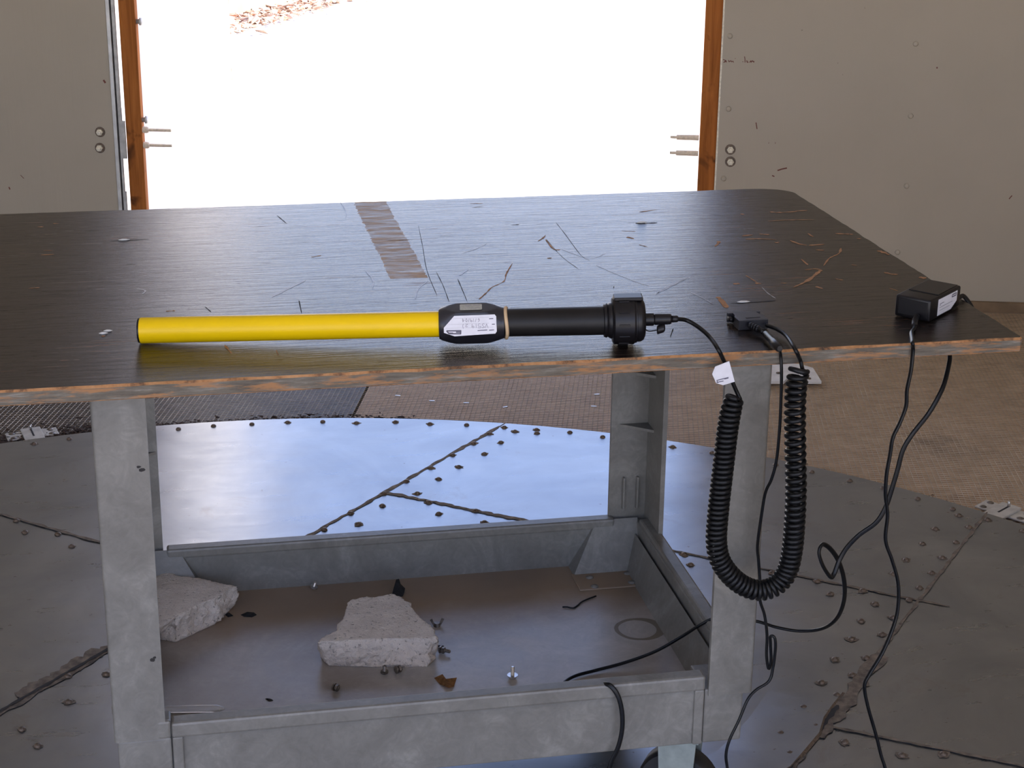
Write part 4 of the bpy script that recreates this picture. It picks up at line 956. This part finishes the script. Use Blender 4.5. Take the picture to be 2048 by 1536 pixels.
down = [j1 - d * .004, at_y(1561, 709, -.006), at_y(1563, 740, -.008), at_y(1562, 800, -.008), at_y(1559, 860, -.006), at_y(1553, 920, -.002), at_y(1543, 958, .002), at_y(1531, 985, .010), at_y(1523, 1030, .016), at_y(1515, 1090, .022), at_y(1517, 1120, .022), at_y(1520, 1165, .020), at_y(1520, 1200, .022), at_y(1529, 1230, .024),
        at_y(1534, 1270, .026), at_y(1533, 1310, .030), at_y(1537, 1337, .032), at_y(1542, 1322, .030), at_y(1541, 1290, .028), at_y(1541, 1273, .026), at_y(1549, 1275, .022), at_y(1551, 1295, .022), at_y(1546, 1335, .024), at_y(1538, 1362, .022), at_y(1512, 1380, .020), at_y(1495, 1400, .016), at_y(1478, 1440, .012), at_y(1459, 1480, .010), at_y(1452, 1510, .010), at_y(1455, 1540, .010), at_y(1458, 1585, .006)]
down.append(Vector((down[-1].x + .01, -.03, .004))); down.append(Vector((down[-1].x + .03, -.10, .003)))
bm = bmesh.new(); tube(bm, catmull(down, 8), .0022, 10, twin=False); bw('cord', bm, 'cable', pc)

# ------------------------------------------------------------------ power adapter
q0, q1, q2 = [at_z(x, y, TOP) for x, y in ((1788, 632), (1858, 646), (1921, 614))]
ux = (q1 - q0); wA = ux.length; ux.normalize(); uy = (q2 - q1); uy = (uy - ux * uy.dot(ux)); lA = uy.length; uy.normalize(); hA = .0325
ad = empty('power_adapter'); tag(ad, 'black box power adapter with white label on the right of the table top', 'power adapter')
Ma = Matrix.Identity(4)
for i in range(3): Ma[i][0], Ma[i][1], Ma[i][2], Ma[i][3] = ux[i], uy[i], (0, 0, 1)[i], q0[i]
ad.matrix_world = Ma
bm = bmesh.new(); box(bm, 0, wA, 0, lA, .0008, hA, .003, 3); smooth_by_angle(build('case', bm, 'black', ad), 50)
bm = bmesh.new(); box(bm, .004, wA - .004, lA * .32, lA - .004, hA - .0004, hA + .0012, .0006); build('lid_panel', bm, 'black', ad)
bm = bmesh.new(); box(bm, wA * .10, wA * .92, -.0012, .001, .0055, hA - .004, .0006); build('end_panel', bm, 'black', ad)
xs = wA + .0004
lb = flat('label', [Vector((xs, a * lA, b * hA)) for a, b in ((.24, .14), (.68, .14), (.86, .42), (.86, .88), (.24, .88))], 'paper', ad, .0004)
bm = bmesh.new()
for (a0, b0, a1, b1, w) in ((.68, .80, .82, .80, .0016), (.68, .70, .82, .70, .0016), (.675, .80, .675, .70, .0016), (.82, .80, .82, .70, .0014), (.28, .66, .42, .66, .0009), (.28, .50, .70, .50, .0005), (.28, .36, .62, .36, .0005), (.28, .60, .32, .60, .0008)):
    A_, B_ = Vector((xs + .0009, a0 * lA, b0 * hA)), Vector((xs + .0009, a1 * lA, b1 * hA)); q = (B_ - A_).cross(Vector((1, 0, 0))).normalized() * w * .5
    bm.faces.new([bm.verts.new(v) for v in (A_ + q, A_ - q, B_ - q, B_ + q)])
build('printed_lines', bm, 'ink', lb)
iA = ad.matrix_world.inverted()
grom = [at_z(1834, 633, TOP + .008), at_z(1830, 641, TOP + .007), at_z(1829, 652, TOP + .005)]
bm = bmesh.new(); tube(bm, [iA @ p for p in catmull(grom, 6)], .0042, 10); build('cable_gland', bm, 'black', ad, True)
oc = [grom[1], at_z(1829, 655, TOP + .0045), at_z(1823, 664, TOP + .0045), at_z(1824, 676, TOP + .004), at_z(1825, 686, TOP + .004), at_y(1826, 700, -.006), at_y(1822, 740, -.008), at_y(1814, 780, -.008), at_y(1812, 812, -.008), at_y(1800, 845, -.008), at_y(1786, 875, -.008), at_y(1780, 910, -.008), at_y(1773, 950, -.008), at_y(1771, 990, -.008), at_y(1775, 1030, -.008),
      at_y(1771, 1080, -.008), at_y(1784, 1120, -.010), at_y(1796, 1165, -.012), at_y(1796, 1215, -.014), at_y(1786, 1255, -.016), at_y(1765, 1305, -.020), at_y(1738, 1350, -.022), at_y(1729, 1372, -.022), at_y(1735, 1410, -.022), at_y(1752, 1470, -.024), at_y(1762, 1510, -.026), at_y(1772, 1545, -.030), at_y(1776, 1600, -.03)]
oc.append(Vector((oc[-1].x, -.06, .0035))); oc.append(Vector((oc[-1].x + .05, -.14, .003)))
bm = bmesh.new(); tube(bm, [iA @ p for p in catmull(oc, 9)], .0030, 12, twin=True); build('output_cord', bm, 'cable', ad, True)
# mains cord: from the back of the adapter, round the edge, under the board, a loose loop, into the cart and over its front rim
p_back = [Vector(q0) + ux * wA * .6 + uy * lA + Vector((0, 0, .010)), Vector(q0) + ux * wA * .75 + uy * (lA + .022) + Vector((0, 0, .006)), Vector((BX1 + .002, q2.y + .04, TOP + .003)), Vector((BX1 + .014, q2.y + .03, TOP - .02)), Vector((BX1 - .02, q2.y - .005, TOP - .028)), at_y(1901, 692, .105), at_y(1899, 722, .085)]
mc = p_back + [at_y(1889, 765, .06), at_y(1876, 795, .05), at_y(1855, 830, .045), at_y(1825, 868, .04), at_y(1806, 900, .04), at_y(1795, 940, .04), at_y(1783, 980, .04), at_y(1771, 1015, .04), at_y(1752, 1045, .04), at_y(1718, 1070, .045), at_y(1694, 1095, .05), at_y(1679, 1120, .05), at_y(1668, 1148, .045), at_y(1660, 1153, .04),
      at_y(1645, 1130, .035), at_y(1638, 1105, .035), at_y(1645, 1089, .04), at_y(1660, 1097, .05), at_y(1677, 1122, .065), at_y(1688, 1160, .08), at_y(1688, 1200, .095), at_y(1674, 1236, .11), at_y(1645, 1257, .13), at_y(1600, 1262, .15), at_y(1555, 1255, .165), at_y(1515, 1243, .18), at_y(1465, 1236, .19),
      at_z(1428, 1237, RIM + .004), at_z(1400, 1250, RIM - .010), at_z(1360, 1275, TRAY + .05), at_z(1310, 1303, TRAY + .025), at_z(1250, 1325, TRAY + .010), at_z(1190, 1341, TRAY + .005), at_z(1150, 1352, TRAY + .005), at_z(1126, 1367, TRAY + .005), at_z(1116, 1388, TRAY + .005), at_z(1122, 1420, TRAY + .005), at_z(1140, 1426, TRAY + .01), at_y(1165, 1410, CY0 + .035), at_y(1188, 1377, CY0 + .024), at_y(1205, 1369, CY0 + .008), at_y(1220, 1371, CY0 - .006), at_y(1236, 1392, CY0 - .012), at_y(1244, 1425, CY0 - .013),
      at_y(1244, 1460, CY0 - .013), at_y(1236, 1495, CY0 - .012), at_y(1222, 1525, CY0 - .010), at_y(1214, 1560, CY0 - .010), at_y(1212, 1600, CY0 - .02)]
mc.append(Vector((mc[-1].x, mc[-1].y - .05, .004))); mc.append(Vector((mc[-1].x - .06, mc[-1].y - .12, .0035)))
mo = empty('mains_cord', (0.9, 0.1, 0.4)); tag(mo, 'thick black mains cord looping from under the board into the cart', 'cable')
bm = bmesh.new(); tube(bm, catmull(mc, 9), .0036, 12, twin=True); bw('cord', bm, 'cable', mo)
bm = bmesh.new(); dA = uy; eA = dA.cross(Vector((0, 0, 1))).normalized(); lathe(bm, [(-.001, .0072), (.014, .0062), (.020, .0045)], 14, 'x', xf=lambda p: p_back[0] + dA * p.x + eA * p.y + Vector((0, 0, p.z))); bw('plug', bm, 'black', mo)

# ------------------------------------------------------------------ broken concrete pieces
def rock(label, top_px, bot_px, zt, zb, seed):
    T = [at_z(x, y, zt) for x, y in top_px]; B_ = [at_z(x, y, zb) for x, y in bot_px]
    c = sum(B_, Vector()) / len(B_); c.z = zb
    bm = bmesh.new(); a = [bm.verts.new(p - c) for p in T]; m_ = []
    n = len(T); b = [bm.verts.new(p - c) for p in B_]
    bm.faces.new(a); bm.faces.new(b[::-1])
    for i in range(n): bm.faces.new((a[i], b[i], b[(i + 1) % n], a[(i + 1) % n]))
    bmesh.ops.recalc_face_normals(bm, faces=bm.faces)
    bmesh.ops.triangulate(bm, faces=bm.faces)
    for it in range(6):
        es = [e for e in bm.edges if e.calc_length() > 0.0042]
        if not es: break
        bmesh.ops.subdivide_edges(bm, edges=es, cuts=1, use_grid_fill=False); bmesh.ops.triangulate(bm, faces=[f for f in bm.faces if len(f.verts) > 3])
    for it in range(2): bmesh.ops.smooth_vert(bm, verts=bm.verts, factor=0.35, use_axis_x=True, use_axis_y=True, use_axis_z=True)
    bm.normal_update(); h = zt - zb
    for v in bm.verts:
        side = 1 - min(1, abs(v.normal.z) * 1.0); P_ = v.co * 1.0 + Vector((seed, 0, 0))
        dd = noise.noise(P_ * 26) * .0044 + noise.noise(P_ * 75) * .0030 + noise.noise(P_ * 170) * .0022
        if v.co.z > 0.004: v.co += v.normal * dd * (0.22 + 1.5 * side)
        v.co.z = max(v.co.z, 0.0)
    o = build('concrete_chunk', bm, 'concrete', None, True); o.location = c; tag(o, label, 'concrete chunk', 'broken concrete pieces on the cart shelf'); return o
rock('larger pale concrete chunk in the middle of the cart shelf',
     [(636, 1283), (652, 1269), (672, 1262), (683, 1238), (692, 1212), (704, 1200), (742, 1194), (786, 1187), (802, 1193), (832, 1222), (868, 1260), (874, 1270), (857, 1277), (745, 1277), (672, 1283)],
     [(642, 1316), (650, 1300), (676, 1288), (690, 1266), (698, 1246), (712, 1235), (745, 1230), (788, 1226), (808, 1232), (836, 1262), (866, 1300), (872, 1318), (856, 1334), (745, 1335), (657, 1332)], TRAY + .046, TRAY, 1.3)
rock('concrete chunk with rough broken side partly behind the left front leg',
     [(260, 1200), (285, 1165), (331, 1144), (360, 1150), (420, 1160), (478, 1172), (455, 1182), (428, 1197), (390, 1212), (352, 1233), (316, 1252), (270, 1238)],
     [(262, 1240), (288, 1205), (333, 1185), (362, 1190), (420, 1198), (471, 1210), (455, 1226), (429, 1250), (392, 1267), (352, 1286), (326, 1281), (272, 1272)], TRAY + .050, TRAY, 6.1)

# ------------------------------------------------------------------ hardware and scraps on the shelf
def screw_mesh(hexh=False):
    bm = bmesh.new(); lathe(bm, [(0, .0032), (0.0005, .0062), (.0028, .0062), (.0042, .0040)], 6 if hexh else 14, 'z', xf=lambda p: Vector((p.x, p.y, .0042 - p.z)))
    return bm
def screw(label, px, py, tilt, turn, Ls=.016, mat='steel', hexh=False, washer=False, nut=False):
    r_ = empty('loose_screw'); tag(r_, label, 'screw', 'loose screws on the cart shelf'); p = at_z(px, py, TRAY + .0005)
    r_.location = p + Vector((0, 0, .0060 * abs(math.sin(tilt)))); r_.rotation_euler = (tilt, 0, turn)
    smooth_by_angle(build('head', screw_mesh(hexh), mat, r_))
    bm = bmesh.new(); pr = [(.0040, .0026)]
    k = 0
    while .0045 + k * .0012 < Ls: pr += [(.0045 + k * .0012, .0030), (.0051 + k * .0012, .0025)]; k += 1
    lathe(bm, pr + [(Ls, .0020)], 10, 'z'); build('shank', bm, mat, r_)
    if washer: bm = bmesh.new(); lathe(bm, [(.0043, .0085), (.0056, .0085)], 16, 'z'); build('washer', bm, 'steel', r_)
    if nut: bm = bmesh.new(); lathe(bm, [(.006, .0055), (.0098, .0055)], 6, 'z'); build('nut', bm, 'steel_dark', r_)
    return r_
HP = math.pi / 2
screw('bright screw standing upright on its washer near the front of the shelf', 1025, 1356, 0, 0, .020, washer=True)
screw('bright screw lying near the back rim left of centre', 627, 1178, 0.35, 1.0, .012)
screw('small dull screw lying between the middle chunk and the front rim, left', 666, 1380, HP, 0.9, .011, 'steel_dark', nut=True)
screw('screw standing just in front of the middle concrete chunk', 769, 1347, 0.15, 0, .014, 'steel_dark')
screw('screw lying in front of the middle concrete chunk beside a standing one', 790, 1347, HP, 1.9, .012, 'steel_dark', nut=True)
screw('bolt lying at the right end of the middle concrete chunk', 878, 1305, HP, 0.95, .020, 'steel_dark', True, nut=True)
# dark wing nut behind the chunk's right corner
r_ = empty('wing_nut', at_z(874, 1252, TRAY)); tag(r_, 'dark wing nut against the right side of the middle concrete chunk', 'wing nut')
bm = bmesh.new(); lathe(bm, [(0, .006), (.006, .005)], 10, 'z'); build('hub', bm, 'steel_dark', r_)
for s in (-1, 1):
    bm = bmesh.new(); prism(bm, [(s * .003, .001), (s * .006, .001), (s * .012, .012), (s * .008, .014)], -.001, .001, xf=lambda p: Vector((p.x, p.z, p.y))); build('wing', bm, 'steel_dark', r_)
# brown dry leaf
bm = bmesh.new(); lp = [at_z(x, y, TRAY) for x, y in ((868, 1357), (885, 1355), (892, 1368), (914, 1362), (908, 1374), (898, 1383), (880, 1370))]
c = sum(lp, Vector()) / len(lp); ce = bm.verts.new((0, 0, .008)); rim = [bm.verts.new(Vector((p.x - c.x, p.y - c.y, .001 + .005 * (k % 2)))) for k, p in enumerate(lp)]
for i in range(len(rim)): bm.faces.new((rim[i], rim[(i + 1) % len(rim)], ce))
bmesh.ops.solidify(bm, geom=bm.faces[:], thickness=.0008)
o = build('dry_leaf', bm, 'leaf'); o.location = c; tag(o, 'crumpled orange-brown dry leaf on the shelf near the front rim', 'leaf')
# black twist of wire and short bits
def scrap(name, label, pts_, r__, cat, z=TRAY):
    P_ = [at_z(x, y, z + r__ + .0004) for x, y in pts_]; c = P_[0].copy(); c.z = z
    bm = bmesh.new(); tube(bm, [p - c for p in catmull(P_, 6)], r__, 8); o = build(name, bm, 'cable', None, True); o.location = c; tag(o, label, cat); return o
scrap('wire_scrap', 'thin black wire scrap at the back right of the shelf', [(1125, 1214), (1134, 1214), (1146, 1216), (1155, 1211), (1163, 1204), (1176, 1198), (1192, 1192)], .0014, 'wire')
scrap('wire_scrap', 'short black wire end poking out right of the middle chunk', [(866, 1294), (876, 1292), (888, 1293)], .0014, 'wire')
def blob(name, label, pts_, h, cat, mat='black_cloth', hole=False):
    P_ = [at_z(x, y, TRAY) for x, y in pts_]; c = sum(P_, Vector()) / len(P_); bm = bmesh.new()
    lo = [bm.verts.new((p.x - c.x, p.y - c.y, .0003)) for p in P_]; hi = [bm.verts.new(((p.x - c.x) * .55, (p.y - c.y) * .55, h * random.uniform(.7, 1.1))) for p in P_]
    bm.faces.new(lo[::-1]); bm.faces.new(hi); n = len(lo)
    for i in range(n): bm.faces.new((lo[i], lo[(i + 1) % n], hi[(i + 1) % n], hi[i]))
    o = build(name, bm, mat); o.location = c; tag(o, label, cat); return o
# upright scrap of black cloth behind the chunk
bp = [at_y(x, y, at_z(800, 1190, TRAY).y) for x, y in ((782, 1192), (786, 1176), (790, 1163), (796, 1162), (799, 1172), (808, 1181), (804, 1192))]
bm = bmesh.new(); c = bp[0].copy(); c.z = TRAY
f1 = [bm.verts.new(p - c + Vector((0, -.006, 0))) for p in bp]; f2 = [bm.verts.new(p - c + Vector((.003, .008, 0)) ) for p in bp]
bm.faces.new(f1); bm.faces.new(f2[::-1])
for i in range(len(f1)): bm.faces.new((f1[i], f1[(i + 1) % len(f1)], f2[(i + 1) % len(f1)], f2[i]))
o = build('cloth_scrap', bm, 'black_cloth'); o.location = c; tag(o, 'crumpled black scrap sticking up behind the middle concrete chunk', 'scrap')
blob('dark_flake', 'flat dark flake beside the left concrete chunk, farther right', [(481, 1230), (492, 1225), (508, 1225), (514, 1230), (504, 1235), (488, 1234)], .003, 'flake')
blob('dark_flake', 'small dark flake touching the left concrete chunk', [(450, 1230), (458, 1225), (467, 1232), (456, 1235)], .003, 'flake')
blob('dark_flake', 'tiny dark flake near the front rim left of the middle chunk', [(530, 1398), (540, 1398), (547, 1401), (538, 1403)], .002, 'flake')
# clear plastic tube near the front left
p0, p1 = at_z(300, 1419, TRAY + .0062), at_z(449, 1417, TRAY + .0062); d = (p1 - p0).normalized(); L = (p1 - p0).length
e1_ = d.cross(Vector((0, 0, 1))).normalized(); c = p0.copy(); c.z = TRAY
r_ = empty('plastic_tube', c); tag(r_, 'clear plastic tube with pinched end behind the left front leg', 'tube')
bm = bmesh.new(); lathe(bm, [(0, .0052), (L - .018, .0058), (L - .012, .0060), (L - .004, .0034), (L, .0018)], 18, 'x', xf=lambda p: p0 - c + d * p.x + e1_ * p.y + Vector((0, 0, p.z))); smooth_by_angle(build('body', bm, 'clear', r_), 60)
bm = bmesh.new(); box(bm, L - .019, L - .006, -.0045, .0045, -.001, .001, xf=lambda p: p0 - c + d * p.x + e1_ * p.y + Vector((0, 0, p.z))); build('crimp', bm, 'chip_white', r_)
